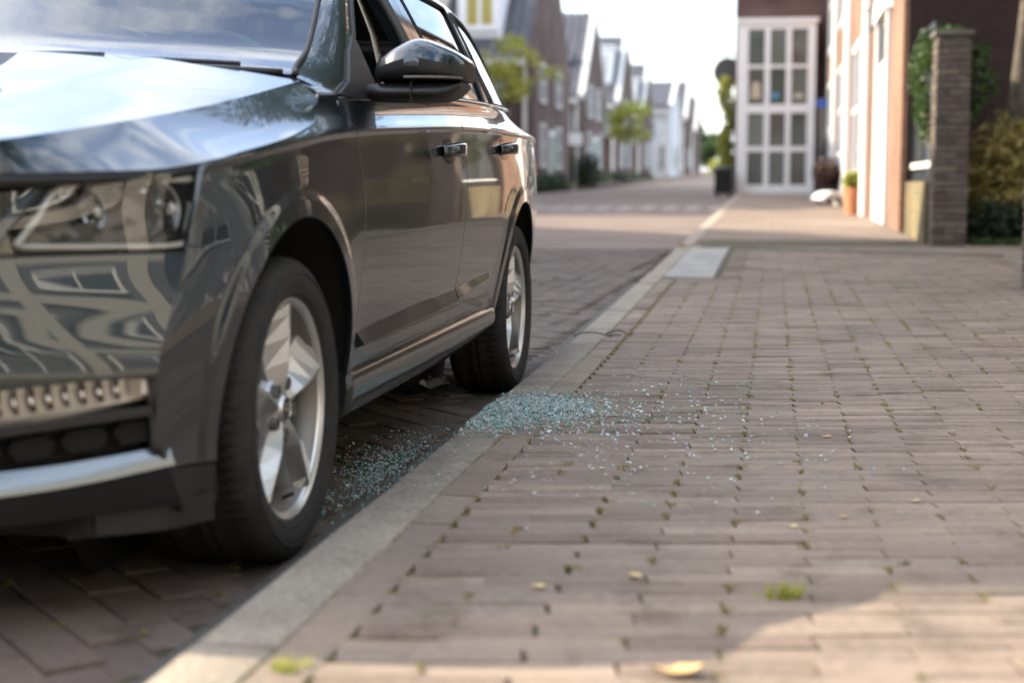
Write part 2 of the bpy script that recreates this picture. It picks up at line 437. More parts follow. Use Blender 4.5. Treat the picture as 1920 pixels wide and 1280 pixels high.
# X offset from the crease, by height above (+) or below (-) it
dX_ = Pchip([(-.80, -.085), (-.70, -.063), (-.62, -.045), (-.56, -.032), (-.50, -.021), (-.42, -.009), (-.34, -.001), (-.26, .0035), (-.19, .0045), (-.12, .002), (-.06, -.003), (-.03, -.006), (-.014, -.0055), (-.006, -.002), (0, -.0008), (.006, -.005), (.02, -.019), (.042, -.037), (.062, -.046), (.085, -.052), (.092, -.058), (.102, -.083), (.112, -.116), (.13, -.19)])
K_ = Pchip([(.10, .80, -.40), (.20, .826, -.48), (.28, .820, -.527), (.33, .815, -.556), (.45, .815, -.560), (.567, .824, -.507), (.658, .832, -.456), (.80, .838, -.405), (.86, .84, -.39)])
ARC = (.01, .325, .385); ARC2 = (2.69, .325, .385)

def side(Y, Z):
    Y = np.asarray(Y, float); Z = np.asarray(Z, float)
    zc = zc_(Y); X = Xc_(Y) + dX_(Z - zc)
    # shoulder tucks in under the rear glass
    X = X - .094 * np.clip(Y - 2.2, 0, 2)**2 * np.clip((Z - zc) / .09, 0, 1)**1.5
    # bumper side: eases to the corner crease K(Z)
    k = K_(Z); w = np.clip((-.20 - Y) / (-.20 - k[..., 1]), 0, 1.3); X0 = Xc_(np.full_like(Y, -.20)) + dX_(Z - zc_(np.full_like(Y, -.20)))
    a0 = np.clip(.115 * (-.20 - k[..., 1]) / np.maximum(X0 - k[..., 0], .01), 0, 1); Xb = X0 + (k[..., 0] - X0) * (a0 * w + (1 - a0) * w**2)
    b = np.clip((zc - .02 - Z) / .10, 0, 1); b = b * b * (3 - 2 * b)
    X = np.where(Y < -.20, X * (1 - b) + Xb * b, X)
    for cy, cz, r in (ARC, ARC2):
        d = np.hypot(Y - cy, Z - cz); w = np.clip((r + .062 - d) / .030, 0, 1); w = w * w * (3 - 2 * w)
        X = X + .006 * w + .005 * np.clip(1 - (d - r) / .16, 0, 1)**2
    return X
def S(p, q): return np.stack([side(p, q), np.asarray(p, float), np.asarray(q, float)], axis=-1)
def Soff(d): return lambda p, q: np.stack([side(p, q) + d, np.asarray(p, float), np.asarray(q, float)], axis=-1)

TROWS = np.array([*np.arange(-.80, -.09, .02), -.075, -.055, -.04, -.03, -.022, -.016, -.011, -.0075, -.0045, -.002, 0, .002, .0045, .0075, .011, .016, .022, .03, .038, .046, .054, .062, .07, .08, .09, .1, .11, .12, .13])
def srows(y0, y1, dy=.02):
    yy = np.arange(y0, y1, dy); A, B = np.meshgrid(yy, TROWS); a, b = A.ravel(), (zc_(A) + B).ravel()
    for cy, cz, r in (ARC, ARC2):      # dense rings where the arch lip swells
        k = np.hypot(a - cy, b - cz) > r + .078; a, b = a[k], b[k]
        rr_, tt_ = np.meshgrid(r + np.arange(.004, .078, .0055), np.radians(np.arange(-40, 230, 1.4))); pa, pb = (cy + rr_ * np.cos(tt_)).ravel(), (cz + rr_ * np.sin(tt_)).ravel()
        k = (pa > y0) & (pa < y1); a, b = np.r_[a, pa[k]], np.r_[b, pb[k]]
    return a, b

def arc(c, a0, a1, n=40, r=None):
    r = r or c[2]
    return [(c[0] + r * math.cos(R(a0 + (a1 - a0) * i / n)), c[1] + r * math.sin(R(a0 + (a1 - a0) * i / n))) for i in range(n + 1)]

DF = [(.412, .315), (.420, .36), (.449, .508), (.481, .706), (.478, .794), (.455, .86), (.437, .895), (.430, .955)]   # front edge of the front door
DB = [(1.50, .343), (1.535, .40), (1.545, .45), (1.60, .65), (1.64, .80), (1.625, .865), (1.592, .945), (1.582, 1.02)]  # shut line between the doors
DR = [(2.03, .352), (2.13, .42), (2.22, .53), (2.34, .66), (2.47, .75), (2.56, .82), (2.585, .90), (2.585, 1.045)]        # rear edge of the rear door
def smoothline(pts, n=40):
    return [tuple(p) for p in Spline(pts)(np.linspace(0, 1, n))]
def sh(pts, d): return [(y + d, z) for y, z in pts]
def belt(y0, y1, n=20): return [(y, float(zb_(y))) for y in np.linspace(y0, y1, n)]

DF_ = smoothline(DF); DB_ = smoothline(DB); DR_ = smoothline(DR)
SHUT = [(.335, 1.0), (.285, .966), (.235, .936), (.208, .918), (.165, .903), (.045, .8805), (-.093, .8595), (-.269, .8350), (-.38, .8175)]
fender = panel('fender', sh(DF_, -.005) + [(.415, 1.0)] + [(y + .003, z) for y, z in SHUT[:4]] + [(y, z - .003) for y, z in SHUT[4:]] + [(-.405, .808), (-.412, .79), (-.43, .73), (-.450, .667)]
               + arc(ARC, 119.0, -1.0), S, M_paint, car, du=.02, dv=.02, rows=srows(-.46, .5, .016), step=.012)
door = panel('front_door', DF_ + belt(.44, 1.58) + DB_[::-1], S, M_paint, car, rows=srows(.4, 1.7), step=.015)
rdoor = panel('rear_door', sh(DB_, .005) + belt(1.588, 2.58) + DR_[::-1], S, M_paint, car, rows=srows(1.5, 2.7), step=.015)
quarter = panel('rear_quarter', sh(DR_, .005) + belt(2.592, 3.62) + [(3.64, .90), (3.64, .40), (3.55, .32), (3.2, .27), (3.06, .285)] + arc(ARC2, -5, 180) + [(2.29, .305), (2.05, .335)], S, M_paint, car, rows=srows(2.0, 3.7), step=.015)
bumper_side = panel('bumper_corner', [(-.452, .6635), (-.176, .6635)] + arc(ARC, 119.5, 188.5, 20)[1:] + [(float(K_(.285)[1]), .285)] + [(float(K_(z)[1]), z) for z in np.linspace(.295, .655, 14)], S, M_paint, car, rows=srows(-.6, -.1, .016), step=.012)
corner_lip = panel('corner_lip', arc(ARC, 189.5, 201, 8) + [(-.372, .190), (float(K_(.20)[1]), .195)] + [(float(K_(z)[1]), z) for z in np.linspace(.21, .279, 6)], Soff(-.003), M_black, car, du=.02, dv=.02, step=.012)
for o in (fender, bumper_side, corner_lip): mirror_copy(o)
mirror_copy(door); mirror_copy(rdoor); mirror_copy(quarter)

# rub strips on the doors
def strip_surf(p, q):
    p = np.asarray(p, float); q = np.asarray(q, float); zt = .430 + (p - .445) * .0262
    return np.stack([side(p, zt) + .003 + (zt - q) * .38, p, q], axis=-1)
for y, nm, pl in ((0, 'door_strip', [(.445, .430), (.475, .398), (1.525, .424), (1.537, .4575), (1.0, .450)]), (1, 'door_strip', [(1.553, .430), (2.075, .462), (2.09, .482), (1.553, .4585)])):
    mb = panel(nm, pl, strip_surf, M_paint, door if y == 0 else rdoor, du=.03, dv=.006, step=.02, thick=.022)

# sill
prof = [(.82, .346), (.848, .343), (.866, .339), (.8735, .3335), (.8765, .326), (.8785, .312), (.878, .295), (.873, .272), (.862, .250), (.843, .231), (.81, .218), (.75, .21)]
ys = np.r_[.392, .393, np.linspace(.395, 2.30, 60)]; pr = Spline(prof)(np.linspace(0, 1, 40))
pts = []
for y in ys:
    dz = .008 + (y - .4) / 1.6 * .016 - .012; up = max(0, (y - 1.5) / .8)**2 * .05
    z = pr[:, 1] + dz; z = np.where(z < .30, z + up * (.30 - z) / .08, z)
    fr = max(0, (y - 2.2) / .1)**2 * .03 + (.16 if y < .3925 else (.012 if y < .394 else 0))
    pts.append(np.stack([pr[:, 0] - fr + .004, np.full(40, y), z], axis=-1))
sill = gridmesh('sill', np.array(pts), M_paint, car); mirror_copy(sill)

# front bumper face
Y0_ = Pchip([(.10, -.72), (.2, -.80), (.28, -.84), (.35, -.855), (.45, -.865), (.55, -.86), (.66, -.835), (.72, -.82), (.80, -.79), (.86, -.77)])
def front(X, Z, off=0.):
    X = np.asarray(X, float); Z = np.asarray(Z, float); k = K_(Z); s = np.abs(X) / k[..., 0]; y0 = Y0_(Z)
    s = np.clip(s, 0, 1.2); lin = np.where(s < .7, .3 * (s / .7)**5.4, .3 + (s - .7) / .3 * .7); g_ = .72 * lin + .28 * s**3.4
    return y0 + (k[..., 1] - y0) * g_ + off
def Fs(off=0.): return lambda p, q: np.stack([np.asarray(p, float), front(p, q, off), np.asarray(q, float)], axis=-1)
def KX(z, d=0.): return float(K_(z)[0]) + d
FO = dict(out=(.3, -1, .05))
kz = lambda a, b, n=12: [(KX(z), z) for z in np.linspace(a, b, n)]
lampbot = [(.40, .652), (.617, .6535), (.706, .6545), (.8325, .6545)]
fogtop = [(.818, .449), (.70, .447), (.60, .440), (.44, .432)]
up = panel('bumper', [(-x, z) for x, z in lampbot] [::-1] + [(-.36, .70), (.36, .70)] + lampbot + kz(.65, .455) + fogtop + [(.40, .40), (-.40, .40)] + [(-x, z) for x, z in fogtop[::-1]] + [(-x, z) for x, z in kz(.65, .455)[::-1]],
           Fs(), M_paint, car, du=.02, dv=.02, thick=.02, **FO)
# lower lip, black
lip = panel('lower_lip', [(-.82, .288), (-.62, .262), (.62, .262), (.82, .288), (.822, .27), (.826, .21), (.60, .205), (-.60, .205), (-.826, .21), (-.822, .27)], Fs(-.004), M_black, car, du=.03, dv=.02, thick=.03, **FO)
# recess: dark back panel with lattice, fog lamp, bar and bright strip
rec = panel('intake_back', [(-.81, .45), (.81, .45), (.81, .27), (-.81, .27)], Fs(.07), M_liner, car, du=.04, dv=.04, thick=0, **FO)
for sgn in (1, -1):
    def FX(off, sg=sgn): return lambda p, q: np.stack([sg * np.asarray(p, float), front(p, q, off), np.asarray(q, float)], axis=-1)
    oo = dict(out=(.3 * sgn, -1, .05))
    panel('recess_wall', [(.813, .449), (.813, .30), (.800, .30), (.800, .449)], FX(.012), M_black, car, du=.01, dv=.03, thick=.05, **oo)
    panel('intake_bar', [(.44, .352), (.62, .364), (.806, .381), (.806, .395), (.62, .378), (.44, .366)], FX(.004), M_black, car, du=.02, dv=.01, thick=.05, **oo)
    for k in range(5):
        x = .775 - k * .068; zz = .350 - k * .0075
        panel('intake_hexagon', [(x - .030, zz), (x - .020, zz - .020), (x + .020, zz - .016), (x + .030, zz + .004), (x + .020, zz + .020), (x - .020, zz + .016)], FX(.034), M_liner, rec, du=.015, dv=.015, thick=.03, **oo)
    # bright strip: a ledge that faces up
    st = [Spline([(.40, .294), (.62, .301), (.72, .309), (.818, .322)])(np.linspace(0, 1, 40)), Spline([(.40, .255), (.62, .263), (.72, .272), (.832, .289)])(np.linspace(0, 1, 40))]
    g = []
    for w in np.linspace(0, 1, 7):
        q = st[0] * (1 - w) + st[1] * w; g.append(np.stack([sgn * q[:, 0], front(q[:, 0], q[:, 1]) + .040 * (1 - w)**1.2 - .010, q[:, 1]], axis=-1))
    gridmesh('lower_strip', np.array(g), M_chrome if False else mat('silver_strip', (.20, .225, .24), .2, .9), car, flip=sgn < 0)
    # fog lamp
    fl = panel('fog_lamp', [(.455, .378), (.62, .379), (.72, .396), (.805, .412), (.797, .446), (.72, .444), (.62, .4395), (.455, .428)], FX(.010), M_lens, car, du=.02, dv=.012, thick=.01, **oo)
    mb = MB()
    rq = random.Random(17)
    for k in range(15):      # upright chrome flutes behind the lens
        x = .752 - k * .0215; zc_f = .427 - k * .0018; h_ = .0155 + .0006 * k; r_f = .0085 if k % 3 else .0065
        mb = MB(); mb.tube([(sgn * x, float(front(x, zc_f)) + .036, zc_f - h_), (sgn * (x - .002), float(front(x, zc_f)) + .030, zc_f), (sgn * (x - .003), float(front(x, zc_f)) + .036, zc_f + h_)], [r_f * .8, r_f, r_f * .7], 10); mb.build('fog_flute', M_reflector, fl, True)
    mb = MB(); yy_ = float(front(.783, .428)); mb.prism([(sgn * .768, .413), (sgn * .797, .418), (sgn * .795, .441), (sgn * .790, .444), (sgn * .768, .442)], 'y', yy_ + .018, yy_ + .030); mb.build('fog_end_block', mat('fog_end', (.86, .78, .68), .35, .1), fl)
    panel('fog_housing', [(.455, .378), (.62, .379), (.72, .396), (.805, .412), (.797, .446), (.72, .444), (.62, .4395), (.455, .428)], FX(.050), mat('fog_housing', (.80, .80, .78), .25, .25), fl, du=.03, dv=.02, thick=0, **oo)
    # air deflector in front of the wheel
    mb = MB(); mb.prism([(sgn * .66, -.60), (sgn * .80, -.50), (sgn * .85, -.40), (sgn * .70, -.38), (sgn * .58, -.50)], 'z', .165, .215); mb.build('air_deflector', M_black, car)

# head lamps: outer and inner unit, body coloured bar between
for sgn in (1, -1):
    def FX(off, sg=sgn): return lambda p, q: np.stack([sg * np.asarray(p, float), front(p, q, off), np.asarray(q, float)], axis=-1)
    oo = dict(out=(.3 * sgn, -1, .1))
    outer = [(.598, .660), (.70, .6605), (.829, .6605), (.832, .70), (.835, .795), (.77, .792), (.658, .788)]
    inner = [(.42, .668), (.573, .662), (.634, .786), (.42, .780)]
    for nm, pl in (('head_lamp', outer), ('inner_head_lamp', inner)):
        ln = panel(nm, pl, FX(-.001), M_lens, car, du=.016, dv=.016, thick=.004, **oo)
        cx_ = sum(p[0] for p in pl) / len(pl); cz_ = sum(p[1] for p in pl) / len(pl)
        pl2 = [(cx_ + (p[0] - cx_) * .99, cz_ + (p[1] - cz_) * .99) for p in pl]
        def back(p, q, c=(cx_, cz_), sg=sgn):
            p = np.asarray(p, float); q = np.asarray(q, float); d = .070 + .005 * np.sin(p * 42 + 14 * q) * np.sin(q * 44 + 1.)
            return np.stack([sg * (p - .02), front(p, q, 0) + d, q], axis=-1)
        panel('lamp_housing', pl2, back, mat('lamp_housing', (.075, .07, .068), .2, .6), ln, du=.012, dv=.012, thick=0, **oo)
        mb = MB()
        for cxx, czz, rr in ([(.778, .728, .056), (.688, .722, .052)] if nm == 'head_lamp' else [(.56, .72, .048), (.48, .72, .04)]):
            y = float(front(cxx, czz)) + .085
            prof_ = [(.004, -.01), (.012, -.002), (rr * .4, -.006), (rr * .7, -.020), (rr * .92, -.040), (rr, -.055), (rr * 1.03, -.055)]
            mb.lathe(prof_, 28, 'y', (sgn * (cxx - .012), y, czz))
            mb.lathe([(.001, -.030), (.013, -.027), (.017, -.018), (.017, 0)], 18, 'y', (sgn * (cxx - .012), y, czz))
        mb.build('lamp_reflector', M_reflector, ln, True, R(50))
        if nm == 'head_lamp':
            mb = MB(); q = Spline([(.618, .672), (.640, .715), (.668, .770), (.75, .781), (.826, .784)])(np.linspace(0, 1, 24))
            mb.tube([(sgn * (a - .006), float(front(a, b)) + .022, b) for a, b in q], .0065, 8)
            q = Spline([(.625, .671), (.73, .668), (.822, .669), (.826, .70), (.829, .74)])(np.linspace(0, 1, 24))
            mb.tube([(sgn * (a - .008), float(front(a, b)) + .022, b) for a, b in q], .005, 8)
            mb.build('daytime_strip', mat('lamp_strip', (.88, .88, .86), .2, .1), ln, True)
            # facets between the reflectors
            mb = MB()
            for k in range(9):
                a = .665 + .019 * k; b = .675 + .012 * ((k * 5) % 9); y = float(front(a, b)) + .05
                mb.add([(sgn * (a - .012), y, b), (sgn * (a + .012), y + .012, b + .006), (sgn * (a + .004), y - .02, b + .022), (sgn * a, y + .03, b + .01)], [(0, 1, 2), (0, 2, 3), (1, 3, 2), (0, 3, 1)])
            tag(mb.build('lamp_facets', M_reflector, ln), kind='stuff')
    panel('lamp_divider', [(.578, .657), (.595, .657), (.655, .789), (.639, .789)], FX(-.004), M_paint, car, du=.01, dv=.01, thick=.03, **oo)

# centre grille
gr = panel('grille', [(-.40, .655), (.40, .655), (.43, .66), (.43, .785), (-.43, .785), (-.43, .66)], Fs(.02), M_liner, car, du=.05, dv=.05, thick=.0, **FO)
for k in range(19):
    x = -.38 + k * .042
    mb = MB(); z0, z1 = .71, .78; y = float(front(x, .74)); mb.box(x - .006, x + .006, y - .004, y + .018, z0, z1); mb.build('grille_slat', M_gloss, gr)

# ---- hood
LA = [(.575, -.70, .843), (.60, -.675, .848), (.63, -.505, .868), (.672, -.33, .892), (.725, -.095, .928), (.762, .085, .961), (.794, .320, 1.004)]
le = [(y, z) for y, z in SHUT[3:]][::-1]
LE = [(.600, -.705, .792), (.64, -.662, .793), (.72, -.558, .7965), (.790, -.458, .802)] + [(float(side(y, z)) - .001, y, z + .001) for y, z in le]
LE = [tuple(map(float, p)) for p in LE]
def arclen(P, n):
    q = Spline(P)(np.linspace(0, 1, 400)); s = np.r_[0, np.cumsum(np.linalg.norm(np.diff(q, axis=0), axis=1))]; t = np.interp(np.linspace(0, s[-1], n), s, np.arange(400))
    return np.stack([np.interp(t, np.arange(400), q[:, i]) for i in range(3)], axis=-1)
n = 90; a_ = arclen(LA, n); e_ = arclen(LE, n)
g = []
for w in np.linspace(0, 1, 16):
    b = 4 * w * (1 - w); s_ = np.linspace(0, 1, n)[:, None]; endp = Spline([(float(side(y_, z_)) - .001, y_, z_) for y_, z_ in ((.330, 1.0), (.283, .964), (.235, .934), (.208, .918))])(w)[0]; endp = endp * min(1, w * 4) + np.array(LA[-1]) * (1 - min(1, w * 4))
    q_ = a_ * (1 - w) + e_ * w - np.array([.6, -.04, .8]) * .006 * b * np.clip((s_ - .08) / .25, 0, 1) * np.clip((1 - s_) / .12, 0, 1); k_ = np.clip((s_ - .86) / .14, 0, 1)**2 * (3 - 2 * np.clip((s_ - .86) / .14, 0, 1)); g.append(q_ + (endp - (a_[-1] * (1 - w) + e_[-1] * w)) * k_)
# top: half sections out to the crease, mirrored
la = a_; jj = np.r_[np.linspace(-1, 1, 49)]
tt = np.linspace(0, 1, n)
top = []
for j in jj:
    k = 1 - j * j
    top.append(np.stack([la[:, 0] * j, la[:, 1] + (-.095 - .04 * tt) * k, la[:, 2] + (.045 + .03 * tt) * k + .006 * np.exp(-((abs(j) - .62) / .05)**2) * (1 - abs(j))], axis=-1))
hood = gridmesh('hood', np.array(top), M_paint, car, flip=True)
hf = gridmesh('hood_flank', np.array(g), M_paint, hood); mirror_copy(hf)
g = []
nose = np.array(top)[:, 0, :]
for w in np.linspace(0, 1, 8):
    ed = np.stack([nose[:, 0], front(nose[:, 0], np.full(49, .792)), np.full(49, .792)], axis=-1)
    g.append(nose * (1 - w) + ed * w + np.array([0, -.012, .004]) * 4 * w * (1 - w))
gridmesh('hood_nose', np.array(g), M_paint, hood)
# seal under the hood edges
mb = MB(); mb.tube([(x - .012, y, z - .012) for x, y, z in LE], .012, 6); o = mb.build('hood_seal', M_seal, car); mirror_copy(o)

# ---- greenhouse
gz_ = Pchip([(.92, .88), (.97, .862), (1.0, .850), (1.05, .830), (1.1, .809), (1.2, .766), (1.3, .717), (1.38, .675), (1.42, .650), (1.445, .615), (1.46, .56)])
def gside(Y, Z):
    Y = np.asarray(Y, float); Z = np.asarray(Z, float)
    zs = Z - (zb_(Y) - 1.0) * np.clip((1.45 - Z) / .45, 0, 1)
    return gz_(zs) - .094 * np.clip(Y - 2.2, 0, 2)**2 - .03 * np.clip(.9 - Y, 0, 1)**2 - .006
def Gs(off=0.): return lambda p, q: np.stack([gside(p, q) + off, np.asarray(p, float), np.asarray(q, float)], axis=-1)
W1 = smoothline([(.66, 1.035), (.79, 1.135), (.92, 1.235), (1.06, 1.31), (1.16, 1.345)], 14) + [(1.24, 1.365), (1.29, 1.37), (1.335, 1.20), (1.36, 1.022)] + belt(1.35, .68, 10)
W1 = [(y, z + (.006 if z < 1.03 else 0)) for y, z in W1]
W2 = [(1.655, 1.036), (1.645, 1.20), (1.625, 1.375)] + smoothline([(1.63, 1.384), (1.9, 1.393), (2.2, 1.392), (2.36, 1.388)], 8) + [(2.375, 1.375), (2.30, 1.20), (2.235, 1.05)] + belt(2.22, 1.67, 8)
W2 = [(y, z + (.008 if z < 1.05 else 0)) for y, z in W2]
W3 = [(2.36, 1.056), (2.41, 1.20), (2.465, 1.375)] + smoothline([(2.48, 1.384), (2.8, 1.37), (3.1, 1.325), (3.32, 1.25), (3.42, 1.17), (3.40, 1.09)], 14) + belt(3.36, 2.40, 8)
W3 = [(y, z + (.012 if z < 1.075 else 0)) for y, z in W3]
roofline = smoothline([(3.70, 1.07), (3.66, 1.20), (3.55, 1.33), (3.3, 1.395), (2.9, 1.425), (2.3, 1.44), (1.7, 1.438), (1.4, 1.42), (1.18, 1.375), (.99, 1.302), (.86, 1.225), (.73, 1.125), (.60, 1.025), (.52, .985)], 60)
fr = panel('window_frame', belt(.45, 3.70, 40) + roofline, Gs(), M_paint, car, holes=[W1, W2, W3], du=.03, dv=.025, step=.015, thick=.03)
mirror_copy(fr)
# black pillar covers
for nm, pl in (('pillar_cover', [(1.368, 1.03), (1.343, 1.20), (1.298, 1.372), (1.62, 1.385), (1.638, 1.20), (1.648, 1.04)]), ('rear_pillar_cover', [(2.243, 1.055), (2.308, 1.20), (2.383, 1.382), (2.458, 1.384), (2.403, 1.20), (2.352, 1.06)])):
    if nm == 'pillar_cover':
        for a, b in ((0, .34), (.36, .60), (.62, 1.0)):
            p6 = [np.array(p) for p in pl]; lft = p6[:3]; rgt = [p6[5], p6[4], p6[3]]
            q = [tuple(l + (r - l) * a) for l, r in zip(lft, rgt)] + [tuple(l + (r - l) * b) for l, r in zip(lft, rgt)][::-1]
            o = panel(nm, q, Gs(.004), M_gloss if a else M_seal, fr, du=.03, dv=.04, thick=.01)
    else:
        o = panel(nm, pl, Gs(.004), M_gloss, fr, du=.03, dv=.04, thick=.01)
# window seals all round
for wl_ in (W1, W2, W3):
    mb = MB(); q = resample(wl_, .03); mb.tube([tuple(Gs(.002)(np.array([a]), np.array([b]))[0]) for a, b in q + q[:1]], .007, 6, False); o = mb.build('window_seal', M_seal, fr, True)
mirror_copy
g2 = panel('rear_window', W2, Gs(-.004), M_side, rdoor, du=.04, dv=.04, thick=0); g3 = panel('quarter_window', W3, Gs(-.004), M_side, quarter, du=.04, dv=.04, thick=0)
for s_, nm in ((W1, 'far_front_window'), (W2, 'far_rear_window'), (W3, 'far_quarter_window')):
    o = panel(nm, s_, lambda p, q: Gs(-.004)(p, q) * np.array([-1, 1, 1]), M_wind, car, du=.05, dv=.05, thick=0, out=(-1, 0, 0))
# belt moulding
for y0, y1, pr_ in ((.47, 1.582, door), (1.588, 2.585, rdoor), (2.592, 3.45, quarter)):
    mb = MB(); q = np.linspace(y0, y1, 30); mb.tube([(float(gside(y, float(zb_(y)) + .004)) + .004, y, float(zb_(y)) + .004) for y in q], .0065, 8)
    mb.build('belt_moulding', M_gloss, pr_, True)
# broken stubs of glass left in the window channel
mb = MB()
for k in range(16):
    y = .72 + k * .04 + random.uniform(-.01, .01); z = float(zb_(y)) + .008; x = float(gside(y, z)) - .006; h = random.uniform(.002, .010)
    mb.add([(x, y - .012, z), (x, y + .014, z), (x - h * .3, y + random.uniform(-.01, .01), z + h), (x - .003, y - .012, z), (x - .003, y + .014, z)], [(0, 1, 2), (3, 2, 4), (0, 2, 3), (1, 4, 2)])
mb.build('glass_stubs', glassmat('stub_glass', (.6, .85, .8)), door)

# A pillar and screen
P1 = [(float(gside(y, z)) + .001, y, z) for y, z in ((.43, .968), (.52, .985), (.60, 1.025), (.73, 1.125), (.86, 1.225), (.99, 1.302), (1.18, 1.375), (1.40, 1.42))]
P2 = [(.775, .345, 1.014), (.756, .40, 1.036), (.742, .53, 1.085), (.718, .665, 1.160), (.692, .795, 1.238), (.666, .93, 1.303), (.635, 1.10, 1.37), (.60, 1.31, 1.425)]
t_ = np.linspace(0, 1, 60); A1 = Spline(P1)(t_); A2 = Spline(P2)(t_); A3 = np.stack([A1[:, 0] * .72 + A2[:, 0] * .28 + .006, A1[:, 1] * .22 + A2[:, 1] * .78, A1[:, 2] * .45 + A2[:, 2] * .55], axis=-1)
pil = gridmesh('front_pillar', np.array([A1 * (1 - w)**2 + A3 * 2 * w * (1 - w) + A2 * w * w for w in np.linspace(0, 1, 18)]), M_paint, car); mirror_copy(pil)
p2 = Spline(P2)(np.linspace(0, 1, 50)); tt = np.linspace(0, 1, 50)
def screen(j, off=0.):
    k = 1 - j * j
    return np.stack([p2[:, 0] * j, p2[:, 1] - (.225 - .07 * tt) * k, p2[:, 2] + (.015 + .025 * tt) * k + off], axis=-1)
ws = gridmesh('windscreen', np.array([screen(j)[3:] for j in np.linspace(-1, 1, 41)]), M_wind, car, flip=True)
M_frit = mat('frit_band', (.02, .02, .022), .25)
g = np.array([screen(j, -.006)[3:] for j in np.r_[np.linspace(-1, -.94, 4)]]); gridmesh('frit_band', g, M_frit, ws)
g = np.array([screen(j, -.006)[3:] for j in np.r_[np.linspace(.94, 1, 4)]]); gridmesh('frit_band', g, M_frit, ws)
g = np.array([screen(j, -.006)[3:7] for j in np.linspace(-1, 1, 41)]); gridmesh('frit_band', g, M_frit, ws)
# black seal round the screen
mb = MB(); mb.tube([tuple(p_) for p_ in (Spline(P2)(np.linspace(.03, 1, 40)) + np.array([.004, -.004, .004]))], .0075, 8); o = mb.build('screen_seal', M_seal, car, True); mirror_copy(o)
mb = MB(); mb.tube([tuple(screen(j, .003)[3]) for j in np.linspace(-.97, .97, 40)], .008, 8); mb.build('screen_seal', M_seal, car, True)
# cowl and wiper
hr = np.array(top)[:, -1, :]; cw = np.array([screen(j, -.008)[3] for j in jj])
gridmesh('cowl', np.array([hr + (0, -.02, -.03), hr * .6 + cw * .4 + (0, 0, -.02), cw]), M_black, car)
mb = MB(); q = [screen(j, .012)[5] for j in np.linspace(.05, .86, 20)]; mb.tube(q, .006, 6); q = [screen(j, .02)[4] for j in np.linspace(-.1, .5, 12)]; mb.tube(q, .008, 6)
mb.build('wiper', M_black, car)

# roof and rear end
rl = np.array([(float(gside(y, z)), y, z) for y, z in roofline[4:44]])
rf = []
for j in np.linspace(-1, 1, 25):
    k = 1 - j * j; q = rl.copy(); q[:, 0] *= j; q[:, 2] += .035 * k; rf.append(q)
roof = gridmesh('roof', np.array(rf), M_paint, car)
rg = []
for z in np.linspace(.30, 1.05, 24):
    xe = float(side(3.62, z)); x = np.linspace(-1, 1, 41); rg.append(np.stack([x * xe, 3.83 - .21 * np.abs(x)**3.2 - .25 * max(0, z - .95), np.full(41, z)], axis=-1))
gridmesh('tailgate', np.array(rg), M_paint, car)
rg = []
for w in np.linspace(0, 1, 12):
    y0, z0 = 3.70 - .30 * w, 1.05 + .36 * w; xe = .60 - .12 * w; x = np.linspace(-1, 1, 21); rg.append(np.stack([x * xe, y0 + .06 * (1 - x * x), np.full(21, z0)], axis=-1))
gridmesh('rear_screen', np.array(rg), M_wind, car)
for sgn in (1, -1):
    tl = panel('tail_lamp', [(3.36, .82), (3.62, .80), (3.62, .97), (3.45, .965)], lambda p, q, s=sgn: Soff(.005)(p, q) * np.array([s, 1, 1]), M_red, car, du=.03, dv=.03, thick=.02, out=(sgn, 0, 0))
# rails
for sgn in (1, -1):
    mb = MB(); mb.tube([(sgn * (float(gside(y, 1.435)) - .03), y, z) for y, z in ((1.25, 1.42), (1.35, 1.462), (1.8, 1.478), (2.5, 1.472), (3.1, 1.445), (3.25, 1.41))], .014, 8); mb.build('roof_rail', M_gloss, car, True)

# underbody and arch liners
mb = MB(); mb.box(-.70, .70, -.60, 3.6, .17, .30); mb.box(-.60, .60, -.66, .42, .3, .78); mb.build('underbody', M_liner, car)
for cy, nm in ((ARC, 'arch_liner'), (ARC2, 'arch_liner')):
    for sgn in (1, -1):
        g = []
        for a in np.linspace(-12, 192, 40):
            r = cy[2] + .012; y = cy[0] + r * math.cos(R(a)); z = cy[1] + r * math.sin(R(a)); xo = float(side(cy[0] + cy[2] * math.cos(R(a)), max(.25, cy[1] + cy[2] * math.sin(R(a))))) - .012
            g.append([(sgn * x, y, z) for x in (xo, xo - .12, .56, .50)])
        gridmesh(nm, np.array(g), M_liner, car, flip=sgn < 0)
        mb = MB(); mb.lathe([(.001, sgn * .53), (cy[2] + .02, sgn * .53)], 30, 'x', (0, cy[0], cy[1])); mb.build('inner_arch', M_liner, car)
# inner shell behind the shut lines
for sgn in (1, -1):
    mb = panel('inner_shell', [(.42, .33), (2.05, .36), (2.22, .52), (2.40, .72), (2.6, .80), (2.6, 1.02), (.45, .95)], lambda p, q, s=sgn: Soff(-.035)(p, q) * np.array([s, 1, 1]), M_inner, car, du=.08, dv=.05, thick=0, out=(sgn, 0, 0))

